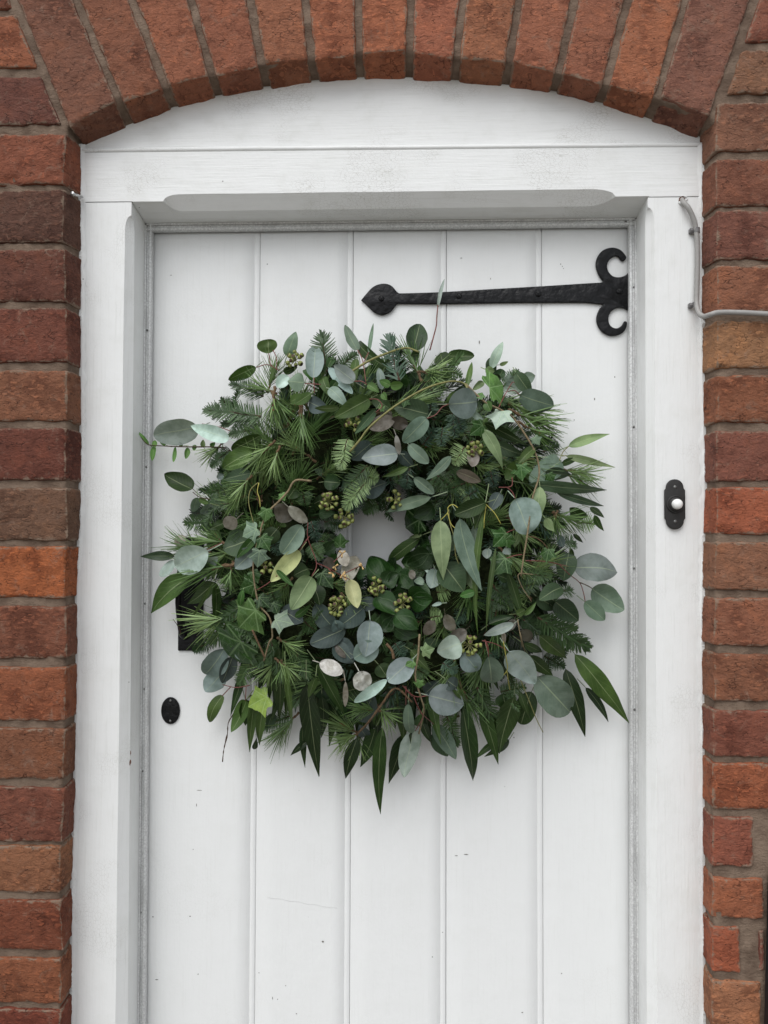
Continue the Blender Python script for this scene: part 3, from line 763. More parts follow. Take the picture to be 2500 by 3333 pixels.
# strap hinge: outline traced from spear point to the double curl
HZ = lambda x, y: (1150 + x / 1.784, 780 + y / 1.784)
up = [(45, 352), (75, 315), (110, 278), (150, 259), (190, 256), (222, 268), (243, 290), (262, 309), (300, 311), (520, 304), (800, 287), (1100, 270), (1350, 254), (1440, 249)]
curl = [(1452, 243), (1425, 205), (1408, 150), (1418, 100), (1450, 62), (1500, 46), (1545, 56), (1572, 80), (1586, 105), (1568, 125), (1552, 118), (1538, 100), (1515, 98), (1487, 118), (1474, 150), (1482, 185), (1508, 212), (1545, 218), (1578, 208), (1598, 190)]
low = [(1598, 412), (1565, 397), (1525, 400), (1492, 425), (1482, 465), (1494, 500), (1525, 515), (1555, 502), (1572, 476), (1584, 475), (1590, 492), (1575, 530), (1540, 553), (1490, 558), (1445, 535), (1418, 495), (1412, 450), (1428, 405), (1452, 376)]
back = [(1350, 367), (1000, 367), (700, 371), (480, 374), (300, 373), (262, 372), (245, 385), (222, 415), (190, 433), (160, 437), (125, 425), (95, 398), (65, 368)]
YH = YD - 0.0006
def smooth_px(pts, n=4): return [(p.x, p.y) for p in smooth_line([Vector((a, b, 0)) for a, b in pts], n)]
ol = smooth_px(up, 3) + smooth_px(curl, 5) + smooth_px(low, 5) + smooth_px(back, 3)
ow = []
for a, b in ol:
    q = P(*HZ(a, b), YD - 0.004); ow.append((q.x, q.z))
hinge = link('strap_hinge', plate_mesh(ow, YH, 0.0046, 0.0014), M['iron'], door)
hinge['label'] = 'black iron strap hinge with spear point and double curl'
for q in ((163, 342), (614, 328), (1075, 316), (1545, 300)):
    c = P(*HZ(*q), YD - 0.0052); s = screw_mesh(c, 0.0048, h=0.0015)
    sc_ = link('screw', s, M['iron'], hinge)
    sl_ = link('slot', box_mesh((c.x - 0.0042, c.y - 0.00165, c.z - 0.0005), (c.x + 0.0042, c.y - 0.0013, c.z + 0.0005)), M['dark'], hinge, smooth=False)
    sl_.rotation_euler = (0, RAD(40), 0)
    sl_.name = 'screw_slot'

# latch: back plate, grip and its two ends
a, b = P(579, 2118, YD - 0.003), P(663, 1749, YD - 0.003)
latch = link('latch_plate', box_mesh((a.x, YD - 0.0035, a.z), (b.x, YD + 0.001, b.z), 0.0008), M['iron'], door, smooth=False)
zc = (a.z + b.z) / 2
gp = smooth_line([Vector((a.x + 0.012, YD - 0.004, a.z + 0.022)), Vector((a.x + 0.011, YD - 0.02, a.z + 0.03)), Vector((a.x + 0.010, YD - 0.033, zc - 0.02)), Vector((a.x + 0.010, YD - 0.035, zc)), Vector((a.x + 0.010, YD - 0.033, zc + 0.02)), Vector((a.x + 0.011, YD - 0.02, b.z - 0.03)), Vector((a.x + 0.012, YD - 0.004, b.z - 0.022))], 5)
link('pull_handle', tube_mesh(gp, 0.005, sides=10), M['iron'], latch)
for zz in (a.z + 0.008, b.z - 0.008):
    link('screw', screw_mesh(Vector(((a.x + b.x) / 2, YD - 0.0037, zz)), 0.0034), M['iron'], latch)

# oval keyhole plate
c = P(555, 2313, YD - 0.002); u1 = (c.y - CAM.y) / FOC
ol = [(c.x + math.cos(t) * 31 * u1, c.z + math.sin(t) * 44 * u1) for t in np.linspace(0, 6.2832, 33)[:-1]]
esc = link('keyhole_plate', plate_mesh(ol, YD - 0.0003, 0.0026, 0.0009), M['iron'], door)
kh = [(0.0023 * math.cos(t), 0.0042 + 0.0023 * math.sin(t)) for t in np.linspace(RAD(-55), RAD(235), 14)] + [(-0.0017, -0.0085), (0.0017, -0.0085)]
link('keyhole', mesh([(c.x + x, YD - 0.0031, c.z + z) for x, z in kh], [tuple(range(len(kh)))]), M['dark'], esc, smooth=False)
for s in (1, -1): link('screw', screw_mesh(c + Vector((0, -0.0008, s * 33 * u1)), 0.0021), M['screw'], esc)

# ------------------------------------------------------------------ bell push, cable, nail
Z3 = lambda x, y: (1800 + x / 1.843, 600 + y / 1.843)
def Q(x, y, yw): return P(*Z3(x, y), yw)
bc = Q(726, 1920, YF)
bell = empty('bell_push', bc)
tag(bell, 'black oblong bell push with a white button on the right jamb', 'doorbell')
u1 = (YF - CAM.y) / FOC / 1.843
ol = []
for t in np.linspace(0, math.pi, 13): ol.append((51 * math.cos(t), 98 + 51 * math.sin(t)))
ol += [(-53, 92), (-60, 84), (-60, -84), (-53, -92)]
for t in np.linspace(math.pi, 2 * math.pi, 13): ol.append((51 * math.cos(t), -98 + 51 * math.sin(t)))
ol += [(53, -92), (60, -84), (60, 84), (53, 92)]
pl = link('back_plate', plate_mesh([(bc.x + x * u1, bc.z + z * u1) for x, z in ol], YF - 0.0002, 0.005, 0.0012), M['bell'], bell)
def turned(prof, c, n=28):
    "lathe around the y axis; prof = (radius, y offset)"
    V = [Vector((c.x + r * math.cos(6.2832 * k / n), c.y + y, c.z + r * math.sin(6.2832 * k / n))) for r, y in prof for k in range(n)]
    F = [(i * n + k, i * n + (k + 1) % n, (i + 1) * n + (k + 1) % n, (i + 1) * n + k) for i in range(len(prof) - 1) for k in range(n)]
    F.append(tuple((len(prof) - 1) * n + k for k in range(n)))
    me = mesh(V, F); bm = bmesh.new(); bm.from_mesh(me); bmesh.ops.recalc_face_normals(bm, faces=bm.faces); bm.to_mesh(me); bm.free()
    return me
link('collar', turned([(0.0128, -0.0045), (0.0126, -0.0075), (0.0112, -0.0085), (0.0108, -0.0078), (0.0098, -0.0078), (0.0096, -0.0112), (0.0086, -0.012), (0.0076, -0.0118)], bc), M['bell'], bell)
link('button', turned([(0.0074, -0.010), (0.0074, -0.0145), (0.0070, -0.0163), (0.0060, -0.0178), (0.0045, -0.0190), (0.0025, -0.0197), (0.0006, -0.0199)], bc), M['knob'], bell)
for s in (1, -1): link('screw', screw_mesh(bc + Vector((0, -0.0052, s * 102 * u1)), 0.0027), M['screw'], bell)

cb = [Q(772, 92, YF + 0.002), Q(786, 112, YF - 0.006), Q(812, 142, YF - 0.009), Q(838, 195, YF - 0.008), Q(856, 262, YF - 0.006), Q(866, 360, YF - 0.006), Q(866, 500, YF - 0.006), Q(862, 640, YF - 0.006), Q(862, 720, YF - 0.008), Q(874, 768, YF - 0.016), Q(902, 792, 0.014), Q(945, 782, -0.004), Q(985, 770, -0.0065), Q(1060, 768, -0.006), Q(1180, 772, -0.006), Q(1300, 779, -0.006), Q(1500, 790, -0.006), Q(1900, 800, -0.006)]
cable = link('cable', tube_mesh(smooth_line(cb, 6), 0.0037, sides=12), M['cable'])
tag(cable, 'grey bell cable clipped down the right jamb and running off along the bricks', 'cable')
for (x, y) in ((862, 275), (858, 724)):
    c = Q(x, y, YF - 0.006)
    arcs = [[Vector((c.x + 0.0048 * math.cos(t), c.y + 0.001 - 0.0052 * math.sin(t), c.z + dz - 0.0005 * math.cos(t))) for t in np.linspace(-0.15, math.pi + 0.15, 12)] for dz in (-0.0035, 0.0035)]
    inn = [[Vector((c.x + 0.0037 * math.cos(t), c.y + 0.001 - 0.0041 * math.sin(t), c.z + dz - 0.0005 * math.cos(t))) for t in np.linspace(-0.15, math.pi + 0.15, 12)] for dz in (-0.0035, 0.0035)]
    S = [[arcs[0][k], arcs[1][k], inn[1][k], inn[0][k]] for k in range(12)]
    lug = box_mesh((c.x - 0.0098, c.y - 0.0005, c.z - 0.0040), (c.x - 0.0040, YF + 0.0004, c.z + 0.0034), 0.001)
    cl = link('clip', join_meshes([sweep(S), lug]), M['clip'], cable, smooth=False)
    link('nail_head', screw_mesh(Vector((c.x - 0.0068, c.y - 0.0006, c.z)), 0.0024), M['clip'], cl)

hc = Q(773, 93, YF)
link('cable_hole', mesh([hc + Vector((0, -0.0009, 0))] + [hc + Vector((math.cos(t) * 0.0052 * random.uniform(0.8, 1.2), -0.0004, math.sin(t) * 0.0044 * random.uniform(0.8, 1.2))) for t in np.linspace(0, 6.2832, 13)[:-1]], [(0, 1 + k, 1 + (k + 1) % 12) for k in range(12)]), M['chip'], frame)
link('filler', tube_mesh([hc + Vector((math.cos(t) * 0.0068 * (1 + 0.3 * math.sin(3 * t)), -0.0006, math.sin(t) * 0.0058)) for t in np.linspace(-2.6, 1.5, 18)], 0.0013, 0.0006, 6, knob=0.7), M['wz'], frame)
na, nb = P(236, 631, 0.012), P(268, 641, YF - 0.004)
nm = join_meshes([tube_mesh([na, nb], 0.0022, 0.0018, 10), tube_mesh([na - (nb - na).normalized() * 0.0008, na + (nb - na).normalized() * 0.0006], 0.0036, 0.0036, 10)])
tag(link('nail', nm, M['nail']), 'bright steel nail sticking out of the left brick reveal beside the frame', 'nail')

# ------------------------------------------------------------------ wreath
CP = (1247, 1748)
WC = P(*CP, 0.065)
RR, RM = 0.160, 0.117
wreath = empty('wreath', WC)
tag(wreath, 'round green wreath of fir, pine, eucalyptus and ivy hanging on the white door', 'wreath')

def ysurf(px, py):
    p = P(px, py, 0.03); rho = math.hypot(p.x - WC.x, p.z - WC.z); q = (rho - RR) / RM
    if abs(q) < 1: return 0.066 - 0.068 * math.sqrt(1 - q * q)
    return 0.066 + 0.018 * min(1, (rho - RR - RM) / 0.08) if q > 0 else 0.070

PAL = dict(p=(164, 180, 175), b=(126, 141, 138), B=(66, 79, 77), g=(98, 116, 100), G=(56, 76, 52), o=(60, 82, 36), d=(40, 60, 24), k=(28, 47, 17), y=(160, 166, 120), l=(112, 131, 92),
           i=(46, 80, 30), I=(24, 52, 13), L=(82, 116, 60), Y=(136, 160, 76), t=(154, 150, 138), w=(196, 195, 188), n=(92, 87, 75), s=(141, 157, 149))
def pal(ch, v=0.15):
    m = 1 + random.uniform(-v, v); r, g, b = [q * m * (1 + random.uniform(-0.02, 0.02)) for q in PAL[ch]]
    return lin(min(255, r), min(255, g), min(255, b))

def frame_of(B, T, roll):
    L = T - B; l = L.length; e = L / l
    view = ((B + T) / 2 - CAM).normalized()
    W = e.cross(view); W = W.normalized() if W.length > 1e-5 else Vector((1, 0, 0))
    Nn = W.cross(e).normalized()
    if Nn.dot(view) > 0: Nn = -Nn; W = -W
    c, s = math.cos(roll), math.sin(roll)
    return L, l, e, W * c + Nn * s, Nn * c - W * s

def leaf_mesh(B, T, width, kind, roll=0, curl=0.1, fold=0.12, sickle=0.0, wave=0.07, nu=14, nv=7):
    L, l, e, W, Nn = frame_of(B, T, roll)
    k0 = random.uniform(0, 50); ea, eb = random.uniform(0.40, 0.58), random.uniform(0.52, 0.82); tw = random.uniform(-0.7, 0.7) if kind != 'pod' else 0.2; cup = random.uniform(-0.10, 0.28)
    def half(t):
        if kind == 'lance': return math.sin(math.pi * t ** 0.72) ** 0.9 * (1 - 0.28 * t)
        if kind == 'pod': return max(0, math.sin(math.pi * t)) ** 0.52
        if kind == 'ovate': return math.sin(math.pi * t ** 0.62) ** 0.75 * (1 - 0.15 * t)
        return t ** ea * (1 - t) ** eb
    mx = max(half(k / 60) for k in range(1, 60))
    V, U = [], []
    for t, dz in ((-0.16 - 0.006 / l, 0.012), (-0.05, 0.002)):          # the stalk it hangs by
        for b in range(nv):
            V.append(B + L * t + W * (-1 + 2 * b / (nv - 1)) * 0.0006 - Nn * dz); U.append((0, 0))
    for a in range(nu):
        t = a / (nu - 1); t = 0.5 - 0.5 * math.cos(math.pi * t) if kind != 'lance' else t
        h = half(min(max(t, 0.0), 1.0)) / mx * width / 2 if 0 < t < 1 else width * 0.012
        for b in range(nv):
            s = -1 + 2 * b / (nv - 1)
            wv = wave * width * noise.noise(Vector((k0, t * 3.2, s * 1.1)))
            ed = 1 + 0.05 * noise.noise(Vector((k0 + 9, t * 7, s)))
            al = tw * (t - 0.45)
            V.append(B + L * t + W * (s * h * ed * math.cos(al) + sickle * l * 4 * t * (1 - t)) + Nn * (s * h * math.sin(al) + cup * h * s * s - fold * h * (1 - abs(s)) + curl * l * (4 * t * (1 - t)) - curl * l * 0.8 * t * t + wv))
            U.append((s, t))
    return mesh(V, grid_faces(nu + 2, nv), U)

IV = [(0, 0.0), (0.10, -0.07), (0.24, -0.12), (0.36, -0.10), (0.44, -0.02), (0.40, 0.10), (0.42, 0.17), (0.50, 0.24), (0.60, 0.32), (0.70, 0.42), (0.58, 0.46), (0.45, 0.51), (0.36, 0.58), (0.28, 0.70), (0.15, 0.83), (0, 1.0)]
def ivy_mesh(C, T, size, roll=0, bend=0.18):
    "five-lobed leaf: C = petiole end, T = tip"
    L, l, e, W, Nn = frame_of(C, T, roll); k0 = random.uniform(0, 60)
    out = IV + [(-x, y) for x, y in IV[-2:0:-1]]
    out = [(x * (1 + 0.16 * noise.noise(Vector((k0, x * 3, y * 3)))), y * (1 + 0.08 * noise.noise(Vector((k0 + 5, x * 3, y * 3))))) for x, y in out]
    ctr = (0, 0.30); V, U = [], []
    def put(x, y):
        r = math.hypot(x, y - 0.05); an = math.atan2(x, y - 0.02)
        ridge = 0.05 * r * math.cos(an * 6.6)
        V.append(C + L * y + W * (x * l * size) + Nn * l * (bend * (0.25 - r * r * 0.8) - ridge + 0.05 * noise.noise(Vector((k0, x * 2, y * 2)))))
        U.append((x, y))
    put(*ctr)
    n = len(out)
    for f in (0.35, 0.7, 1.0):
        for x, y in out: put(ctr[0] + (x - ctr[0]) * f, ctr[1] + (y - ctr[1]) * f)
    F = [(0, 1 + k, 1 + (k + 1) % n) for k in range(n)]
    for q in range(2):
        o = 1 + q * n
        F += [(o + k, o + n + k, o + n + (k + 1) % n, o + (k + 1) % n) for k in range(n)]
    me = mesh(V, F, U)
    return me

CNT = [0]
def put_leaf(Z, sc, x0, y0, x1, y1, w_, kind, ch, layer=1, **kw):
    "one leaf from a petiole point to a tip, both as points of an enlarged view (origin Z, scale sc)"
    b = (Z[0] + x0 / sc, Z[1] + y0 / sc); t = (Z[0] + x1 / sc, Z[1] + y1 / sc)
    CNT[0] += 1
    dy = -0.006 - 0.011 * layer + random.uniform(-0.003, 0.003)
    yb = ysurf(*b) + dy + (0.006 if layer < 2 else 0.002); yt = ysurf(*t) + dy
    yb = min(yb, YD - 0.012); yt = min(yt, YD - 0.010)
    B, T = P(*b, yb), P(*t, yt)
    width = w_ / sc * ((yb + yt) / 2 - CAM.y) / FOC
    roll = kw.pop('roll', random.uniform(-0.45, 0.45))
    width /= max(0.4, math.cos(roll))
    if kind == 'round': width *= 1.06
    if kind == 'ivy':
        me = ivy_mesh(B, T, kw.pop('size', 1.0), roll, **kw); return link('ivy_leaf', me, M['ivy'], wreath, color=pal(ch))
    if kind in ('lance',):
        kw.setdefault('curl', random.uniform(-0.02, 0.10)); kw.setdefault('sickle', random.uniform(-0.04, 0.04))
        return link('long_leaf', leaf_mesh(B, T, width, 'lance', roll, nu=18, **kw), M['lance'], wreath, color=pal(ch))
    if kind == 'pod':
        return link('seed_pod', leaf_mesh(B, T, width, 'pod', roll, curl=0.03, fold=0.0, wave=0.10), M['pod'], wreath, color=pal(ch))
    if kind == 'gloss':
        kw.setdefault('curl', random.uniform(0.0, 0.12)); kw.setdefault('fold', 0.22)
        return link('ivy_leaf', leaf_mesh(B, T, width * 1.2, 'ovate', roll, **kw), M['ivygloss'], wreath, color=pal('I' if ch == 'i' else ch, 0.2))
    kw.setdefault('curl', random.uniform(-0.06, 0.18)); kw.setdefault('fold', random.uniform(0.03, 0.30))
    return link('eucalyptus_leaf', leaf_mesh(B, T, width, 'round', roll, **kw), M['euc'], wreath, color=pal(ch))

# ring of moss that everything is wired to
V = []; nu, nv = 96, 20
for a in range(nu):
    A = 6.2832 * a / nu
    for b in range(nv):
        Bq = 6.2832 * b / nv; d = Vector((math.cos(A), 0, math.sin(A)))
        r = 0.060 * (1 + 0.25 * noise.noise(Vector((math.cos(A) * 5, math.sin(A) * 5, Bq * 1.2))))
        V.append(Vector((WC.x, 0.062, WC.z)) + d * (RR + math.cos(Bq) * r) + Vector((0, -math.sin(Bq) * r * 0.62, 0)))
link('moss_ring', mesh(V, [(a * nv + b, ((a + 1) % nu) * nv + b, ((a + 1) % nu) * nv + (b + 1) % nv, a * nv + (b + 1) % nv) for a in range(nu) for b in range(nv)]), M['moss'], wreath)

# ---- sprigs, built once per variety in local space: twig along +X, flat side towards +Z
def blade(V, F, p, d, n, ln, wd, bend):
    s = d.cross(n).normalized(); o = len(V)
    m_ = p + d * ln * 0.55 + n * bend * ln * 0.35; t_ = p + d * ln + n * bend * ln
    V += [p - s * wd * 0.35, p + s * wd * 0.35, m_ + s * wd * 0.5, m_ - s * wd * 0.5, t_ + s * wd * 0.16, t_ - s * wd * 0.16]
    F += [(o, o + 1, o + 2, o + 3), (o + 3, o + 2, o + 4, o + 5)]

def sprig_mesh(rnd, length, needle, gap, spread=62, wd=0.0019, lift=0.35, mats=('fir', 'barkdark'), allround=False, side_twigs=0):
    V, F = [], []
    def arm(base, dr, nn, L):
        s = dr.cross(nn).normalized(); n = int(L / gap)
        for k in range(n):
            t = k / n; p = base + dr * L * t + nn * 0.004 * math.sin(t * 3)
            for sd in (-1, 1):
                a = RAD(spread * (1 - 0.45 * t ** 3) + rnd.uniform(-9, 9))
                up_ = rnd.uniform(-0.15, lift) if not allround else rnd.uniform(-0.9, 1.2)
                d = (dr * math.cos(a) + s * sd * math.sin(a) + nn * up_ * math.sin(a)).normalized()
                nl = needle * rnd.uniform(0.8, 1.1) * (0.75 + 0.5 * math.sin(math.pi * min(1, t * 0.9 + 0.15)))
                blade(V, F, p, d, (nn - d * d.dot(nn)).normalized(), nl, wd, rnd.uniform(-0.05, 0.22))
            if k % 2 == 0:                                  # the row standing on top of the twig
                d = (dr * rnd.uniform(0.7, 1.1) + s * rnd.uniform(-0.55, 0.55) + nn * rnd.uniform(0.45, 0.9)).normalized()
                blade(V, F, p, d, (s.cross(d)).normalized(), needle * rnd.uniform(0.55, 0.8), wd, -0.1)
        for k in range(9):
            a = rnd.uniform(-0.7, 0.7); d = (dr + s * math.tan(a) * 0.9 + nn * rnd.uniform(-0.3, 0.5)).normalized()
            blade(V, F, base + dr * L, d, (nn - d * d.dot(nn)).normalized(), needle * 0.62, wd, 0.1)
        return [base + dr * L * q / 5 + nn * 0.004 * math.sin(q / 5 * 3) for q in range(6)]
    X, Z = Vector((1, 0, 0)), Vector((0, 0, 1))
    tw = [tube_mesh(arm(Vector((0, 0, 0)), X, Z, length), 0.0017, 0.0009, 5)]
    for q in range(side_twigs):
        sd = 1 if q % 2 else -1; a = RAD(56); d = Vector((math.cos(a), sd * math.sin(a), 0.1)).normalized()
        tw.append(tube_mesh(arm(Vector((length * (0.25 + 0.2 * q), 0, 0)), d, Z, length * 0.5), 0.0013, 0.0008, 5))
    nm = mesh(V, F); nf = len(nm.polygons)
    me = join_meshes([nm] + tw)
    me.materials.append(M[mats[0]]); me.materials.append(M[mats[1]])
    mi = [0 if k < nf else 1 for k in range(len(me.polygons))]
    me.polygons.foreach_set('material_index', mi); me.update()
    return me

def pine_mesh(rnd, twig, needle, count, droop=0.5, bud=True):
    V, F = [], []
    for k in range(count):
        t = rnd.random() ** 0.7; p = Vector((twig * t, 0, 0)); az = rnd.uniform(0, 6.2832)
        op = RAD(rnd.uniform(12, 48) * (1.25 - 0.5 * t)); ln = needle * rnd.uniform(0.8, 1.1); wd = 0.0019
        d = Vector((math.cos(op), math.sin(op) * math.cos(az), math.sin(op) * math.sin(az) * 0.7))
        side = Vector((0, -math.sin(az), math.cos(az)))
        bend = Vector((rnd.uniform(-0.05, 0.25), rnd.uniform(-0.2, 0.2), rnd.uniform(-0.15, 0.15)))
        o = len(V)
        for q in range(6):
            u = q / 5; c = p + d * ln * u + bend * ln * u * u * droop; h = wd * 0.5 * (1 if q < 4 else 1.3 - 0.25 * q + 0.2)
            h = max(h, 0.0003); n3 = d.cross(side)
            V += [c + side * h, c - side * h, c + n3 * h * 0.8]
        for q in range(5):
            for z in range(3): F.append((o + q * 3 + z, o + q * 3 + (z + 1) % 3, o + (q + 1) * 3 + (z + 1) % 3, o + (q + 1) * 3 + z))
    nm = mesh(V, F); nf = len(nm.polygons)
    tp = [Vector((-0.012 + (twig + 0.012) * q / 12, 0.001 * math.sin(q), 0)) for q in range(13)]
    tm = tube_mesh(tp, 0.0023, 0.0017, 7, knob=0.5); tf = len(tm.polygons)
    parts = [nm, tm]
    if bud: parts.append(tube_mesh([Vector((twig + 0.012 * q / 5, 0, 0)) for q in range(6)], 0.0026, 0.0006, 7, knob=0.3))
    me = join_meshes(parts)
    for q in ('pine', 'bark', 'bud'): me.materials.append(M[q])
    me.polygons.foreach_set('material_index', [0 if k < nf else (1 if k < nf + tf else 2) for k in range(len(me.polygons))]); me.update()
    return me

rnd = random.Random(3)
FIR = [sprig_mesh(rnd, L, 0.0170, 0.0022, wd=0.0023) for L in (0.06, 0.075, 0.09)] + [sprig_mesh(rnd, 0.085, 0.0160, 0.0023, wd=0.0023, side_twigs=2)]
FIRB = [sprig_mesh(rnd, L, 0.0165, 0.0023, wd=0.0024, mats=('firblue', 'barkdark'), allround=True, lift=0.9) for L in (0.055, 0.07)]
FIRL = [sprig_mesh(rnd, L, 0.0190, 0.0024, wd=0.0023, spread=72, mats=('firlight', 'barkdark')) for L in (0.05, 0.065)]
PINE = [pine_mesh(rnd, 0.035, 0.058, 44), pine_mesh(rnd, 0.045, 0.066, 52, 1.1), pine_mesh(rnd, 0.03, 0.05, 38, 0.5)]
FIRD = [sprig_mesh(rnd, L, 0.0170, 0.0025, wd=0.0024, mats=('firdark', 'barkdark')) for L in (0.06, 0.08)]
LEN = {}
for m_ in FIR + FIRB + FIRL + FIRD + PINE:
    LEN[m_.name] = max(v.co.x for v in m_.vertices)

def place_sprig(name, me, B, T, up=Vector((0, -1, 0)), stretch=None):
    d = T - B; l = d.length; x = d / l
    z = up - x * up.dot(x); z = z.normalized() if z.length > 1e-4 else Vector((0, 0, 1)); y = z.cross(x)
    o = bpy.data.objects.new(name, me); COL.objects.link(o)
    s = l / LEN[me.name]
    R = Matrix((x, y, z)).transposed()
    s2 = min(max(s, 0.75), 1.15) if stretch is None else stretch
    o.rotation_euler = R.to_euler(); o.scale = (s, s2, s2)
    o.parent = wreath; o.location = B - WC
    return o

def sprig_px(kind, Z, sc, x0, y0, x1, y1, layer=1, lift=0.0, up=None):
    b = (Z[0] + x0 / sc, Z[1] + y0 / sc); t = (Z[0] + x1 / sc, Z[1] + y1 / sc)
    dy = 0.002 - 0.010 * layer
    B = P(*b, min(ysurf(*b) + dy + 0.006, 0.09)); T = P(*t, min(ysurf(*t) + dy - lift, 0.095))
    lib, nm = {'f': (FIR, 'fir_sprig'), 'b': (FIRB, 'fir_sprig'), 'l': (FIRL, 'fir_sprig'), 'p': (PINE, 'pine_sprig')}[kind]
    u = up or Vector((random.uniform(-0.3, 0.3), -1, random.uniform(-0.2, 0.4)))
    return place_sprig(nm, random.choice(lib), B, T, u)

Z1, Z2, Z3_, Z4, Z5, Z6, Z7, Z8 = ((420, 1000), 2.86), ((950, 1000), 2.86), ((1450, 1000), 2.765), ((420, 1550), 2.86), ((950, 1550), 2.86), ((1450, 1550), 2.765), ((600, 2050), 2.212), ((1300, 2050), 2.127)

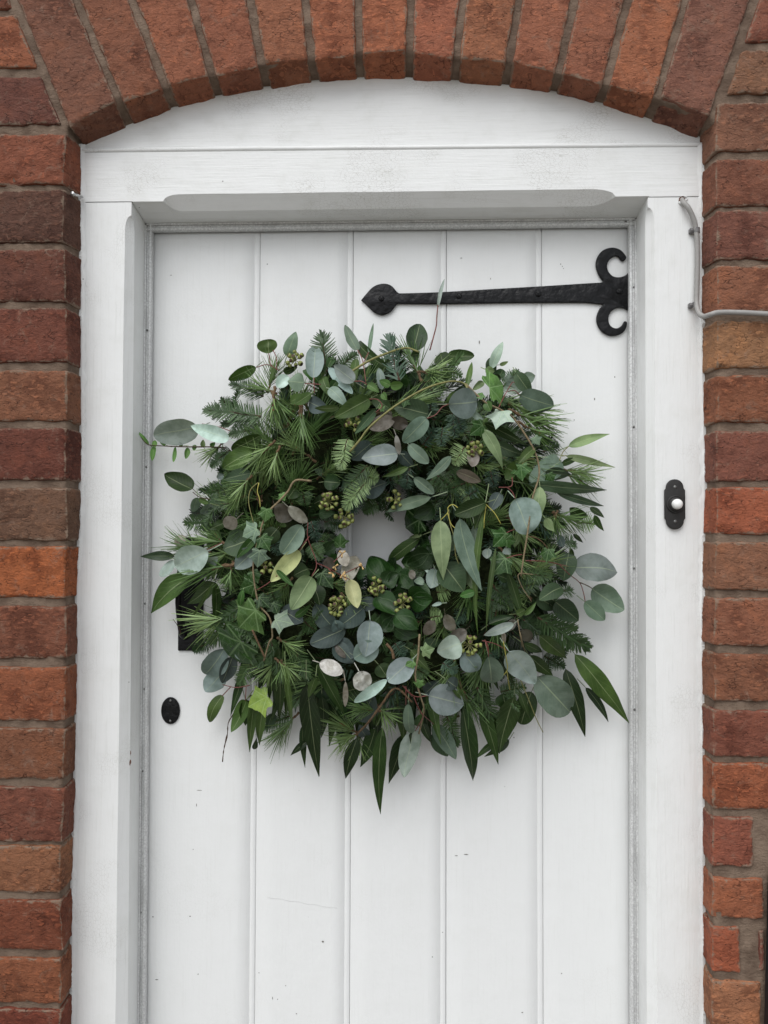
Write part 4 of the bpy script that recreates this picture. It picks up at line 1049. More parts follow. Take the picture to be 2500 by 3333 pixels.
# ---- sprigs that can be told apart in the photograph
SPR = {
 Z1: [('f', 1250, 830, 935, 700, 0), ('f', 1010, 970, 845, 850, 1), ('f', 1230, 1020, 695, 960, 1), ('f', 1180, 1060, 850, 1090, 0), ('f', 940, 1330, 760, 1490, 0), ('f', 1200, 1140, 930, 1190, 0), ('f', 1010, 1600, 860, 1650, 0), ('f', 1150, 1700, 900, 1780, 0),
      ('p', 1350, 800, 1320, 1230, 2), ('p', 1610, 960, 1640, 1420, 2), ('p', 1330, 1270, 1010, 1600, 2), ('p', 1390, 1330, 1280, 1660, 2), ('p', 1340, 790, 1050, 690, 1), ('p', 880, 1260, 620, 1480, 0), ('p', 1300, 760, 1390, 400, 0), ('p', 1350, 830, 1560, 1150, 1)],
 Z2: [('f', 330, 600, 275, 225, 1), ('f', 420, 590, 610, 425, 0), ('b', 1000, 680, 895, 250, 1), ('l', 520, 1230, 450, 1520, 2), ('l', 640, 1560, 810, 1610, 1), ('f', 700, 1480, 480, 1720, 1), ('b', 1290, 1010, 1300, 880, 1), ('b', 1220, 1280, 1330, 1120, 1), ('b', 1400, 1120, 1390, 1300, 1), ('b', 1520, 1000, 1590, 1170, 1), ('b', 1100, 1500, 1040, 1690, 0), ('f', 1330, 1550, 1480, 1690, 1),
      ('p', 1210, 600, 1560, 560, 1), ('p', 1190, 640, 1000, 240, 0), ('p', 75, 960, 100, 1420, 2), ('p', 1250, 620, 1500, 760, 0), ('f', 1230, 700, 1500, 640, 0), ('f', 1290, 760, 1380, 900, 0), ('b', 800, 760, 730, 620, 0), ('f', 1380, 560, 1590, 640, 0)],
 Z3_: [('p', 560, 860, 1090, 1060, 0), ('p', 630, 950, 1150, 1140, 1), ('p', 700, 1060, 1060, 1250, 1), ('p', 1060, 1460, 1480, 1540, 1), ('p', 1080, 1500, 1420, 1640, 1), ('f', 500, 740, 660, 570, 0), ('f', 880, 1300, 1010, 1240, 0), ('l', 170, 1260, 70, 1420, 2), ('b', 560, 1300, 620, 1380, 1), ('b', 400, 1470, 440, 1620, 1), ('f', 180, 1580, 20, 1640, 1), ('b', 60, 960, 90, 1180, 0), ('f', 480, 1100, 640, 1200, 0), ('f', 420, 800, 560, 870, 0), ('p', 480, 820, 800, 920, 0)],
 Z4: [('f', 760, 420, 510, 435, 1), ('p', 880, 620, 540, 560, 1), ('p', 720, 700, 270, 590, 0), ('p', 920, 830, 360, 960, 2), ('p', 960, 830, 900, 1130, 2), ('p', 950, 1310, 400, 1390, 1), ('p', 940, 1290, 560, 1500, 1), ('f', 1060, 1280, 720, 1560, 1), ('f', 1090, 1180, 860, 1330, 1), ('f', 930, 260, 690, 270, 0), ('p', 1060, 190, 850, 330, 1), ('f', 1330, 1080, 1400, 1200, 1), ('b', 1330, 560, 1400, 740, 0), ('f', 1130, 1380, 1060, 1540, 1), ('p', 900, 650, 700, 420, 1), ('f', 860, 120, 730, 150, 0), ('p', 1120, 20, 900, 280, 2)],
 Z5: [('f', 740, 120, 690, 350, 0), ('b', 640, 200, 560, 350, 0), ('f', 300, 420, 480, 470, 0), ('f', 250, 600, 430, 640, 0), ('f', 900, 150, 800, 310, 0), ('f', 1250, 880, 1040, 840, 0), ('l', 690, 60, 480, 310, 2), ('b', 180, 420, 250, 600, 1), ('f', 170, 640, 280, 780, 1), ('f', 100, 150, 130, 280, 0), ('b', 1080, 30, 1060, 120, 1), ('f', 1300, 30, 1480, 130, 1), ('b', 1600, 130, 1540, 230, 1), ('f', 800, 260, 660, 330, 0), ('p', 480, 1110, 700, 1290, 1), ('l', 1350, 1080, 1480, 1050, 1), ('l', 1290, 1320, 1400, 1300, 1), ('f', 120, 1350, 230, 1440, 1), ('b', 960, 1560, 1050, 1680, 1), ('f', 1140, 1560, 1080, 1700, 0), ('p', 330, 1000, 560, 1010, 0), ('f', 720, 1330, 850, 1400, 0)],
 Z6: [('f', 830, 1270, 1310, 1560, 1), ('f', 900, 1270, 1190, 1380, 0), ('l', 200, 170, 130, 230, 1), ('b', 210, 180, 300, 120, 1), ('f', 1040, 600, 1170, 610, 0), ('f', 1040, 1040, 1130, 1020, 0), ('p', 1000, 340, 1290, 440, 1), ('p', 980, 350, 1060, 600, 1), ('p', 1000, 330, 960, 480, 2), ('f', 700, 880, 960, 900, 0), ('f', 640, 1010, 860, 950, 0), ('f', 440, 1000, 600, 1210, 0), ('f', 700, 1290, 850, 1410, 1), ('p', 760, 1090, 640, 1000, 0), ('l', 1180, 420, 1350, 430, 0), ('f', 380, 1100, 560, 1180, 0), ('b', 400, 1590, 470, 1650, 0)],
 Z7: [('f', 620, 60, 720, 390, 1), ('f', 790, 120, 900, 370, 1), ('f', 480, 240, 390, 400, 1), ('p', 690, 70, 880, 180, 2), ('p', 670, 220, 880, 370, 2), ('p', 670, 210, 540, 420, 1), ('f', 760, 620, 520, 720, 0), ('p', 800, 620, 560, 890, 0), ('p', 1390, 580, 1130, 550, 2), ('p', 1250, 745, 970, 590, 2), ('p', 1250, 750, 1010, 850, 2), ('p', 1255, 750, 1250, 960, 1), ('f', 1050, 330, 1120, 430, 0), ('p', 1400, 560, 1560, 700, 1), ('p', 700, 240, 720, 400, 2), ('f', 200, 80, 60, 150, 1)],
 Z8: [('f', 540, 400, 650, 620, 1), ('l', 490, 230, 540, 270, 1), ('f', 1150, 60, 1330, 130, 0), ('b', 300, 230, 400, 300, 1), ('f', 120, 270, 200, 320, 1), ('p', 400, 600, 290, 680, 0), ('f', 700, 430, 880, 390, 0), ('f', 1000, 180, 1150, 260, 0), ('p', 420, 380, 580, 700, 0), ('f', 330, 600, 400, 810, 0), ('b', 60, 120, 30, 200, 0)],
}
for Zk, L in SPR.items():
    for k, x0, y0, x1, y1, la in L: sprig_px(k, *Zk, x0, y0, x1, y1, la)

# ---- body of the wreath: sprigs and dark leaves filling the ring
rnd = random.Random(11)
def ring_point(A, psi, r):
    d = Vector((math.cos(A), 0, math.sin(A)))
    return Vector((WC.x, 0.066, WC.z)) + d * (RR + math.cos(psi) * r) + Vector((0, -math.sin(psi) * r * 0.58, 0))
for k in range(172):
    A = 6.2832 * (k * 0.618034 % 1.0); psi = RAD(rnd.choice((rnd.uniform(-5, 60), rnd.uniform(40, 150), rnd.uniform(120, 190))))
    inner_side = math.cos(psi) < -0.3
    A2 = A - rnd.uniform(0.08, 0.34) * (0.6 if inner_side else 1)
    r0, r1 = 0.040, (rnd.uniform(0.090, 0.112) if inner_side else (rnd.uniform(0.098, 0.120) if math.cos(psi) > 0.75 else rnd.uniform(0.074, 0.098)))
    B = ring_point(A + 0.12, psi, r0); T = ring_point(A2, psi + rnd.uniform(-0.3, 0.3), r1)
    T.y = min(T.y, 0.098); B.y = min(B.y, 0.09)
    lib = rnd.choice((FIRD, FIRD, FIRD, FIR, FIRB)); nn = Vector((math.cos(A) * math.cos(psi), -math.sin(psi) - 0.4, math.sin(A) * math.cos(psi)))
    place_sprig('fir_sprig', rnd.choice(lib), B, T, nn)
for k in range(52):
    A = rnd.choice((rnd.uniform(0, 6.2832), rnd.uniform(1.8, 3.6), rnd.uniform(-0.6, 0.9))); psi = RAD(rnd.uniform(20, 120))
    B = ring_point(A, psi, 0.07); T = ring_point(A - rnd.uniform(0.1, 0.5), psi - 0.2, 0.122)
    place_sprig('pine_sprig', rnd.choice(PINE), B, T, Vector((0, -1, 0.2)))
for k in range(84):                                    # fringe of dark hanging leaves below
    A = RAD(rnd.uniform(195, 345)); r = rnd.uniform(0.085, 0.108)
    B = ring_point(A, RAD(rnd.uniform(-5, 25)), r - 0.035); T = B + Vector((math.cos(A) * 0.5 + rnd.uniform(-0.2, 0.2), rnd.uniform(-0.05, 0.15), math.sin(A) - 0.35)).normalized() * rnd.uniform(0.06, 0.098)
    T.y = min(T.y, 0.096); B.y = min(B.y, 0.09)
    link('long_leaf', leaf_mesh(B, T, rnd.uniform(0.013, 0.020), 'lance', rnd.uniform(-0.5, 0.5), curl=rnd.uniform(-0.04, 0.1), sickle=rnd.uniform(-0.06, 0.06)), M['lance'], wreath, color=pal(rnd.choice('dkko')))
for k in range(40):                                    # fir tips breaking the outline
    A = 6.2832 * (k * 0.618034 % 1.0) + 0.3
    B = ring_point(A, RAD(rnd.uniform(0, 35)), 0.06); T = ring_point(A - rnd.uniform(-0.15, 0.3), RAD(rnd.uniform(-5, 25)), rnd.uniform(0.108, 0.132))
    T.y = min(T.y, 0.095); B.y = min(B.y, 0.09)
    place_sprig('fir_sprig', rnd.choice(FIR + FIRD), B, T, Vector((rnd.uniform(-0.3, 0.3), -1, rnd.uniform(-0.3, 0.3))))
for k in range(26):                                    # long pine needles lying over the front
    A = rnd.choice((rnd.uniform(1.6, 3.8), rnd.uniform(-0.9, 0.9), rnd.uniform(0, 6.2832))); psi = RAD(rnd.uniform(50, 105))
    B = ring_point(A, psi, 0.092); T = ring_point(A - rnd.uniform(-0.25, 0.55), psi - rnd.uniform(0.2, 0.6), 0.128)
    place_sprig('pine_sprig', rnd.choice(PINE), B, T, Vector((0, -1, 0.2)))
random.seed(21)
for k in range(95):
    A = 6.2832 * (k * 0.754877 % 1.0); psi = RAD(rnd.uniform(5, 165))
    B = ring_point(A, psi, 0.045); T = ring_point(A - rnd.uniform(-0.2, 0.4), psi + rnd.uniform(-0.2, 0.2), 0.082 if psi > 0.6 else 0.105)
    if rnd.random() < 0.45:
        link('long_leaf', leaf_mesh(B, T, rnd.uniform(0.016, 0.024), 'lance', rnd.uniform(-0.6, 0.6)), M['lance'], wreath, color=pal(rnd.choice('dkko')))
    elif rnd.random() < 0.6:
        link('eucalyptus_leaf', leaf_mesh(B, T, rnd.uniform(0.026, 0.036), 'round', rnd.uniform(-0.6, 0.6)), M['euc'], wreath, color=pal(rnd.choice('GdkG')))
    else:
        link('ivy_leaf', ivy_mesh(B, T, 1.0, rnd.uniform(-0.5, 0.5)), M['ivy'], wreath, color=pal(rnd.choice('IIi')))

# ---- leaves one by one, read off the photograph (petiole, tip, width, kind, colour, layer)
R_, La, Iv, Gl, Pd = 'round', 'lance', 'ivy', 'gloss', 'pod'
LV = {
 Z1: [(1300, 430, 1288, 295, 180, R_, 'o', 0), (1470, 455, 1555, 225, 118, R_, 'g', 0), (1180, 560, 925, 675, 112, R_, 'o', 0), (640, 1120, 230, 1195, 235, R_, 'p', 1), (930, 1225, 568, 1100, 140, R_, 'p', 2), (592, 1690, 330, 1560, 172, R_, 'd', 0), (1380, 745, 1482, 635, 112, R_, 'p', 1), (1630, 700, 1478, 690, 170, R_, 'g', 2),
      (1225, 1195, 955, 1335, 135, R_, 'o', 1), (1145, 1345, 868, 1495, 170, R_, 'o', 1), (1135, 1545, 885, 1600, 125, R_, 'G', 1), (1440, 600, 1560, 560, 70, R_, 'd', 0), (1500, 880, 1640, 830, 90, R_, 'o', 1), (880, 1560, 815, 1590, 60, R_, 'b', 0)],
 Z2: [(200, 655, 222, 338, 165, R_, 'b', 2), (612, 398, 494, 168, 96, R_, 'g', 1), (715, 420, 758, 152, 36, R_, 'g', 1), (620, 325, 865, 565, 100, R_, 'd', 0), (582, 690, 385, 540, 142, R_, 'b', 2), (345, 565, 572, 810, 92, R_, 'b', 1), (288, 650, 352, 825, 92, R_, 'o', 1), (350, 755, 512, 915, 110, R_, 's', 2),
      (722, 852, 402, 1027, 165, R_, 'o', 2), (440, 935, 208, 942, 62, R_, 'o', 2), (782, 955, 588, 1178, 82, R_, 'G', 2), (835, 765, 812, 555, 76, R_, 'b', 1), (705, 715, 810, 790, 70, R_, 'L', 2), (915, 730, 815, 680, 72, R_, 'L', 2), (918, 730, 1036, 720, 80, R_, 'L', 2), (842, 800, 880, 860, 60, R_, 'L', 2),
      (955, 1040, 715, 1120, 150, Pd, 't', 1), (920, 1060, 1080, 1090, 130, Pd, 'n', 1), (900, 950, 850, 1050, 120, Pd, 'n', 0), (1268, 995, 940, 915, 200, R_, 'G', 1), (1258, 1035, 1035, 1255, 160, R_, 'g', 2), (1130, 405, 1195, 148, 192, R_, 'G', 0), (985, 1362, 648, 1405, 192, R_, 'b', 2), (970, 1190, 1002, 1372, 56, Pd, 't', 2),
      (1088, 1278, 1272, 1452, 122, R_, 'g', 2), (1008, 1350, 1130, 1490, 112, R_, 'B', 1), (1482, 1388, 1242, 1612, 92, La, 'g', 2), (1085, 1488, 838, 1580, 62, La, 'o', 2), (1138, 1588, 1325, 1735, 100, R_, 'g', 2), (700, 900, 560, 880, 60, R_, 'o', 1), (600, 480, 560, 760, 80, R_, 'o', 0), (330, 560, 395, 450, 70, R_, 'i', 1), (250, 690, 120, 560, 120, R_, 'i', 0), (180, 800, 30, 900, 90, R_, 'o', 2),
      (160, 880, 330, 960, 150, R_, 'B', 1), (620, 640, 690, 740, 70, R_, 'B', 0), (1380, 430, 1420, 560, 140, R_, 'd', 0), (1110, 450, 1190, 440, 90, R_, 'G', 0), (760, 840, 920, 950, 120, R_, 'd', 1), (820, 950, 870, 920, 80, Iv, 'L', 2), (1060, 860, 1040, 930, 80, Iv, 'i', 2), (600, 760, 760, 760, 120, R_, 'G', 0), (420, 690, 360, 760, 90, R_, 'i', 1), (740, 1260, 560, 1420, 160, R_, 'B', 0)],
 Z3_: [(20, 435, 260, 438, 104, R_, 'd', 0), (0, 480, 135, 500, 70, R_, 'o', 0), (412, 548, 517, 303, 85, R_, 's', 1), (430, 605, 398, 455, 92, R_, 'G', 0), (380, 730, 540, 690, 100, Iv, 'L', 2), (540, 660, 640, 640, 100, Iv, 's', 1), (635, 590, 765, 778, 122, R_, 'G', 2), (700, 650, 808, 615, 105, R_, 's', 1), (670, 790, 978, 895, 192, R_, 'g', 2), (28, 872, 298, 850, 262, R_, 'b', 2),
      (520, 940, 450, 1080, 100, Iv, 's', 2), (330, 1060, 230, 1150, 100, Iv, 'i', 2), (188, 735, 240, 468, 52, La, 'o', 1), (338, 1098, 522, 1455, 112, La, 'l', 2), (350, 1040, 742, 1245, 92, La, 'd', 1), (428, 1215, 740, 1335, 112, La, 'G', 1), (1108, 1252, 1478, 1142, 92, La, 'l', 1), (1085, 1338, 1530, 1442, 72, La, 'l', 1), (1035, 1420, 1215, 1358, 62, La, 'd', 0), (680, 1420, 690, 1560, 100, Iv, 'i', 2),
      (930, 1500, 970, 1580, 90, Iv, 'i', 2), (1040, 1382, 785, 1560, 205, R_, 'g', 1), (800, 1268, 665, 1392, 84, R_, 'o', 2), (250, 1290, 245, 1435, 112, Pd, 't', 1), (800, 1170, 850, 1240, 70, Iv, 'g', 2), (150, 790, 0, 880, 130, R_, 'o', 1), (100, 1480, 320, 1570, 100, R_, 'n', 1), (550, 1450, 640, 1500, 160, R_, 'o', 1), (340, 670, 250, 740, 60, R_, 'l', 1), (490, 520, 565, 490, 34, R_, 'l', 1), (360, 560, 440, 580, 70, R_, 'l', 2), (370, 850, 400, 930, 80, R_, 'L', 2), (300, 820, 330, 760, 60, Iv, 'L', 2), (240, 940, 330, 1010, 60, R_, 's', 1), (540, 700, 680, 760, 110, R_, 's', 1), (470, 640, 520, 560, 90, R_, 'G', 0), (900, 1480, 1140, 1510, 120, La, 'G', 1), (500, 640, 340, 640, 80, R_, 'd', 0)],
 Z4: [(640, 200, 600, 332, 88, R_, 'g', 1), (425, 745, 98, 745, 92, La, 'G', 0), (735, 695, 412, 850, 262, R_, 'p', 2), (560, 860, 800, 780, 180, R_, 's', 1), (425, 790, 288, 932, 92, R_, 'p', 0), (560, 925, 188, 1275, 200, La, 'o', 1), (795, 988, 535, 1190, 142, La, 'd', 1), (800, 985, 795, 1395, 92, La, 'd', 1), (775, 1000, 578, 1345, 36, La, 'o', 2), (1000, 400, 885, 470, 142, Pd, 't', 2), (520, 560, 430, 640, 112, Pd, 't', 1),
      (1115, 590, 880, 680, 235, R_, 'G', 1), (1182, 560, 996, 765, 84, R_, 'i', 2), (1168, 690, 985, 860, 172, R_, 'b', 2), (1215, 690, 1195, 850, 100, Iv, 'g', 2), (1280, 305, 1265, 432, 100, Iv, 'L', 2), (1190, 490, 1045, 560, 90, Iv, 'g', 2), (1420, 165, 1450, 228, 90, Iv, 'L', 2), (1360, 280, 1520, 400, 170, Pd, 'n', 1), (1482, 285, 1658, 432, 112, Pd, 't', 2), (1608, 458, 1425, 722, 180, R_, 'g', 2), (1588, 695, 1318, 980, 150, R_, 'y', 2),
      (1190, 1240, 1000, 1425, 100, Iv, 'L', 2), (1360, 1340, 1535, 1370, 100, Iv, 'g', 2), (1060, 1520, 895, 1712, 100, Iv, 'i', 2), (1040, 1490, 880, 1440, 90, Iv, 'i', 1), (1420, 1240, 1620, 1360, 190, R_, 'B', 1), (1375, 875, 1535, 1030, 50, R_, 'i', 2), (1150, 890, 1200, 1000, 80, Iv, 'i', 2), (1210, 1130, 1310, 1220, 90, Iv, 'I', 2), (740, 250, 640, 210, 50, R_, 'o', 1), (700, 360, 760, 260, 110, R_, 'b', 0), (900, 430, 740, 500, 90, La, 'd', 1), (1060, 1060, 1030, 1210, 60, R_, 'i', 2), (1180, 1000, 1020, 1060, 90, Iv, 'i', 2), (1340, 1180, 1390, 1290, 80, Iv, 'I', 1), (1230, 570, 1310, 690, 60, Iv, 'i', 2), (1250, 440, 1200, 470, 60, Iv, 'i', 2), (1380, 490, 1250, 640, 150, R_, 'd', 0), (1090, 1590, 1140, 1720, 90, La, 'i', 1), (1430, 420, 1400, 470, 100, R_, 'o', 0), (1560, 100, 1480, 210, 130, R_, 'd', 0)],
 Z5: [(660, 140, 880, 60, 190, R_, 'B', 0), (1295, 195, 855, 342, 112, La, 'g', 2), (1385, 408, 1412, 965, 188, La, 'l', 2), (1320, 280, 1130, 380, 170, Gl, 'I', 1), (1200, 400, 1035, 490, 90, Iv, 'I', 1), (1290, 720, 1070, 830, 190, Gl, 'i', 1), (1195, 565, 888, 795, 112, R_, 'd', 0), (1212, 548, 1083, 578, 36, La, 'l', 1), (850, 960, 715, 745, 190, Gl, 'i', 1), (960, 870, 880, 790, 140, Gl, 'i', 0), (850, 1000, 990, 900, 150, Gl, 'i', 1), (1000, 900, 1130, 1050, 150, Gl, 'i', 1), (1090, 1130, 1310, 1150, 210, Gl, 'i', 1), (790, 1110, 1000, 1300, 170, Gl, 'i', 1), (960, 1290, 850, 1450, 190, Gl, 'I', 1), (960, 1290, 1180, 1420, 170, Gl, 'i', 2), (950, 1420, 1190, 1480, 150, Gl, 'i', 1), (1060, 1060, 930, 1130, 140, Gl, 'I', 0), (1180, 1050, 1290, 1110, 120, Gl, 'G', 1), (680, 930, 590, 860, 100, Gl, 'i', 1),
      (538, 962, 612, 1228, 135, R_, 'y', 2), (455, 690, 505, 838, 112, Pd, 't', 1), (590, 740, 500, 980, 160, Pd, 't', 1), (400, 800, 290, 820, 115, Pd, 'n', 1), (450, 655, 450, 530, 110, Iv, 'i', 1), (730, 1345, 692, 1682, 232, R_, 'b', 2), (665, 1225, 445, 1400, 190, R_, 'B', 1), (495, 1420, 168, 1565, 190, R_, 'B', 1), (400, 1560, 590, 1680, 200, R_, 'B', 1), (800, 1570, 580, 1700, 200, R_, 'b', 2), (1575, 1560, 1355, 1640, 210, R_, 's', 2), (1335, 865, 1300, 1040, 140, R_, 's', 1), (1118, 870, 1120, 960, 66, Pd, 'n', 2), (1410, 820, 1600, 1070, 260, R_, 'G', 1), (1330, 1350, 1230, 1470, 112, Pd, 'n', 1), (1425, 1290, 1510, 1440, 110, Pd, 'n', 1), (1620, 1430, 1470, 1550, 130, Pd, 'n', 1), (1395, 1180, 1305, 1205, 34, R_, 's', 2),
      (185, 938, -5, 1245, 195, R_, 'l', 2), (1590, 498, 1452, 705, 112, R_, 'g', 1), (1435, 980, 1235, 870, 60, R_, 's', 0), (280, 900, 380, 1040, 130, Iv, 'I', 1), (200, 1020, 270, 1190, 130, R_, 'k', 1), (220, 1190, 400, 1440, 170, R_, 'B', 0), (30, 1310, 180, 1190, 70, La, 'i', 1), (390, 1570, 500, 1690, 60, Pd, 'n', 1), (300, 50, 450, 60, 150, R_, 'I', 0), (250, 350, 400, 340, 90, Gl, 'I', 0), (640, 1200, 790, 1180, 130, R_, 'B', 0), (1220, 560, 1260, 460, 90, Gl, 'I', 0), (1150, 960, 1230, 1000, 70, R_, 'g', 1), (1380, 720, 1250, 640, 170, Gl, 'I', 0), (150, 860, 20, 920, 150, R_, 'd', 0), (440, 1440, 400, 1340, 120, R_, 'B', 1)],
 'hole': [(1260, 410, 1030, 450, 150, Gl, 'I', 0), (1280, 600, 1110, 640, 150, Gl, 'I', 0), (1250, 780, 1010, 800, 170, Gl, 'I', 0), (880, 1010, 720, 740, 210, Gl, 'I', 1), (960, 960, 890, 780, 170, Gl, 'I', 0), (330, 560, 480, 640, 90, La, 'k', 0), (300, 720, 420, 600, 110, Gl, 'I', 0), (1000, 240, 880, 330, 90, Gl, 'I', 0), (330, 760, 560, 800, 90, Gl, 'I', 0)],
 Z6: [(362, 238, 82, 348, 150, R_, 'd', 2), (630, 205, 762, 518, 275, R_, 's', 2), (490, 150, 400, 312, 112, R_, 'B', 1), (742, 70, 1495, 146, 105, La, 'G', 1), (1000, 150, 1450, 270, 72, La, 'G', 1), (850, 95, 824, 450, 122, La, 'l', 2), (545, 510, 430, 640, 90, Iv, 'i', 2), (540, 740, 415, 890, 95, Iv, 'i', 2), (935, 660, 900, 780, 90, Iv, 'i', 2), (130, 380, 325, 1035, 178, La, 'g', 2), (355, 285, 285, 1440, 62, La, 'o', 2), (455, 640, 362, 1410, 46, La, 'o', 2), (560, 860, 695, 1300, 82, La, 'd', 1), (1110, 690, 1062, 938, 172, R_, 'G', 1),
      (1158, 825, 1568, 850, 240, R_, 'b', 1), (1320, 1010, 1602, 1205, 215, R_, 'g', 1), (1255, 1130, 1435, 1298, 140, R_, 'g', 1), (1045, 1000, 855, 1100, 142, R_, 'G', 2), (990, 1130, 1192, 1295, 182, R_, 'G', 1), (830, 1090, 1010, 1200, 130, R_, 'G', 0), (612, 1328, 348, 1432, 84, R_, 's', 2), (183, 828, 262, 1018, 92, R_, 'l', 1), (845, 1435, 1095, 1645, 132, La, 'o', 1), (260, 440, 300, 760, 90, La, 'g', 1), (340, 280, 260, 480, 110, La, 'o', 1), (660, 510, 620, 640, 60, R_, 'o', 1), (1300, 280, 1430, 375, 60, La, 'd', 0), (1340, 350, 1424, 495, 60, La, 'd', 0), (1150, 520, 1240, 600, 40, La, 'k', 0), (1020, 530, 1060, 640, 70, R_, 'B', 0), (1120, 640, 1155, 770, 40, La, 'd', 0), (900, 380, 980, 500, 85, La, 'l', 2), (530, 570, 640, 590, 80, Iv, 'i', 2), (380, 650, 370, 740, 80, R_, 's', 1), (540, 640, 590, 700, 80, R_, 's', 1), (260, 1040, 130, 1080, 70, R_, 'i', 2), (390, 1330, 620, 1260, 80, La, 'I', 1), (640, 1240, 720, 1200, 60, R_, 'o', 2), (620, 1290, 560, 1390, 80, Pd, 'n', 1), (690, 1380, 770, 1480, 110, Pd, 'n', 1), (520, 1390, 530, 1500, 40, Pd, 't', 1), (1240, 380, 1130, 300, 120, R_, 'd', 0), (700, 1250, 820, 1130, 50, La, 'o', 2), (560, 930, 470, 890, 90, R_, 'd', 0)],
 Z7: [(288, 140, 148, 332, 165, R_, 'b', 1), (275, 310, 148, 448, 142, R_, 'b', 0), (350, 195, 272, 388, 112, R_, 'B', 1), (275, 472, 168, 668, 85, R_, 'o', 0), (442, 508, 342, 734, 100, R_, 'o', 1), (425, 330, 332, 625, 60, La, 'k', 0), (600, 480, 448, 555, 90, Iv, 'Y', 2), (515, 470, 470, 885, 72, La, 'o', 1), (575, 530, 540, 842, 72, La, 'o', 2), (680, 130, 685, 645, 112, La, 'd', 1), (728, 290, 775, 705, 42, La, 'o', 2), (880, 390, 972, 1052, 142, La, 'k', 2), (850, 690, 870, 995, 52, La, 'k', 0), (890, 800, 763, 908, 50, La, 'k', 0), (945, 345, 893, 498, 60, La, 'o', 2), (955, 240, 1158, 615, 92, La, 'd', 1), (975, 235, 1140, 310, 112, Pd, 'w', 2), (1260, 300, 1300, 435, 142, Pd, 'w', 2), (1160, 375, 1160, 555, 40, Pd, 't', 2),
      (1640, 215, 1465, 375, 160, R_, 'p', 2), (1458, 358, 1222, 525, 74, R_, 'p', 2), (1360, 470, 1265, 668, 140, R_, 'B', 1), (1245, 780, 1163, 1082, 102, La, 'k', 1), (1375, 710, 1268, 988, 112, La, 'k', 0), (1595, 750, 1473, 1113, 122, La, 'k', 0), (440, 500, 440, 690, 100, La, 'd', 0), (380, 420, 420, 340, 60, La, 'k', 0), (990, 480, 985, 780, 80, La, 'k', 0), (640, 600, 600, 710, 70, R_, 'G', 0), (1090, 90, 1220, 235, 150, R_, 'B', 1), (1400, 250, 1460, 340, 110, R_, 'd', 0), (1200, 760, 1130, 700, 120, R_, 'B', 0), (1310, 770, 1260, 690, 80, R_, 'B', 1), (380, 150, 430, 210, 70, R_, 'b', 1), (500, 860, 520, 780, 40, La, 'k', 0)],
 Z8: [(62, 515, 82, 745, 72, R_, 'g', 1), (112, 695, 28, 1015, 130, R_, 's', 1), (205, 455, 457, 520, 200, R_, 'b', 2), (240, 655, 392, 893, 112, R_, 'g', 1), (240, 705, 335, 882, 112, R_, 'G', 0), (440, 160, 550, 290, 140, R_, 'b', 1), (618, 185, 641, 385, 155, R_, 'g', 2), (760, 150, 938, 366, 172, R_, 's', 2), (955, 325, 1192, 582, 225, R_, 'g', 1), (915, 430, 838, 658, 140, R_, 'd', 0), (1215, 170, 1592, 662, 132, La, 'o', 1), (1150, 270, 1287, 752, 112, La, 'k', 0), (1290, 400, 1452, 640, 60, La, 'k', 0), (440, 530, 530, 1064, 115, La, 'k', 1), (560, 520, 686, 938, 92, La, 'd', 1), (795, 470, 690, 855, 142, La, 'd', 1), (690, 760, 515, 903, 46, La, 'd', 0), (760, 760, 590, 880, 60, La, 'd', 0), (328, 345, 497, 518, 52, La, 'o', 1), (78, 138, 217, 288, 72, La, 'o', 1), (900, 175, 1065, 322, 92, La, 'd', 1), (180, 440, 270, 360, 110, R_, 'B', 0), (160, 150, 245, 130, 80, Iv, 'l', 2), (100, 220, 40, 250, 80, Iv, 'L', 2), (140, 350, 130, 410, 80, Iv, 'L', 2), (330, 350, 400, 400, 100, R_, 'B', 1), (150, 590, 120, 680, 60, R_, 'i', 1), (860, 95, 1000, 165, 60, La, 'd', 1), (1060, 60, 1150, 200, 80, La, 'o', 1), (160, 640, 220, 780, 60, La, 'k', 0), (190, 510, 220, 560, 60, Iv, 'i', 1), (700, 560, 680, 740, 100, La, 'd', 0), (830, 420, 905, 622, 46, La, 'd', 1), (720, 440, 740, 560, 140, La, 'd', 0)],
}
random.seed(5)
for Zk, L in LV.items():
    Zk = Z5 if Zk == 'hole' else Zk
    for (x0, y0, x1, y1, w_, kd, ch, la) in L:
        put_leaf(*Zk, x0, y0, x1, y1, w_, kd, ch, la)
# the long wavy leaf at the very bottom, in two turns
put_leaf(*Z7, 1425, 700, 1415, 1338, 100, La, 'd', 1, roll=0.1, sickle=0.03)

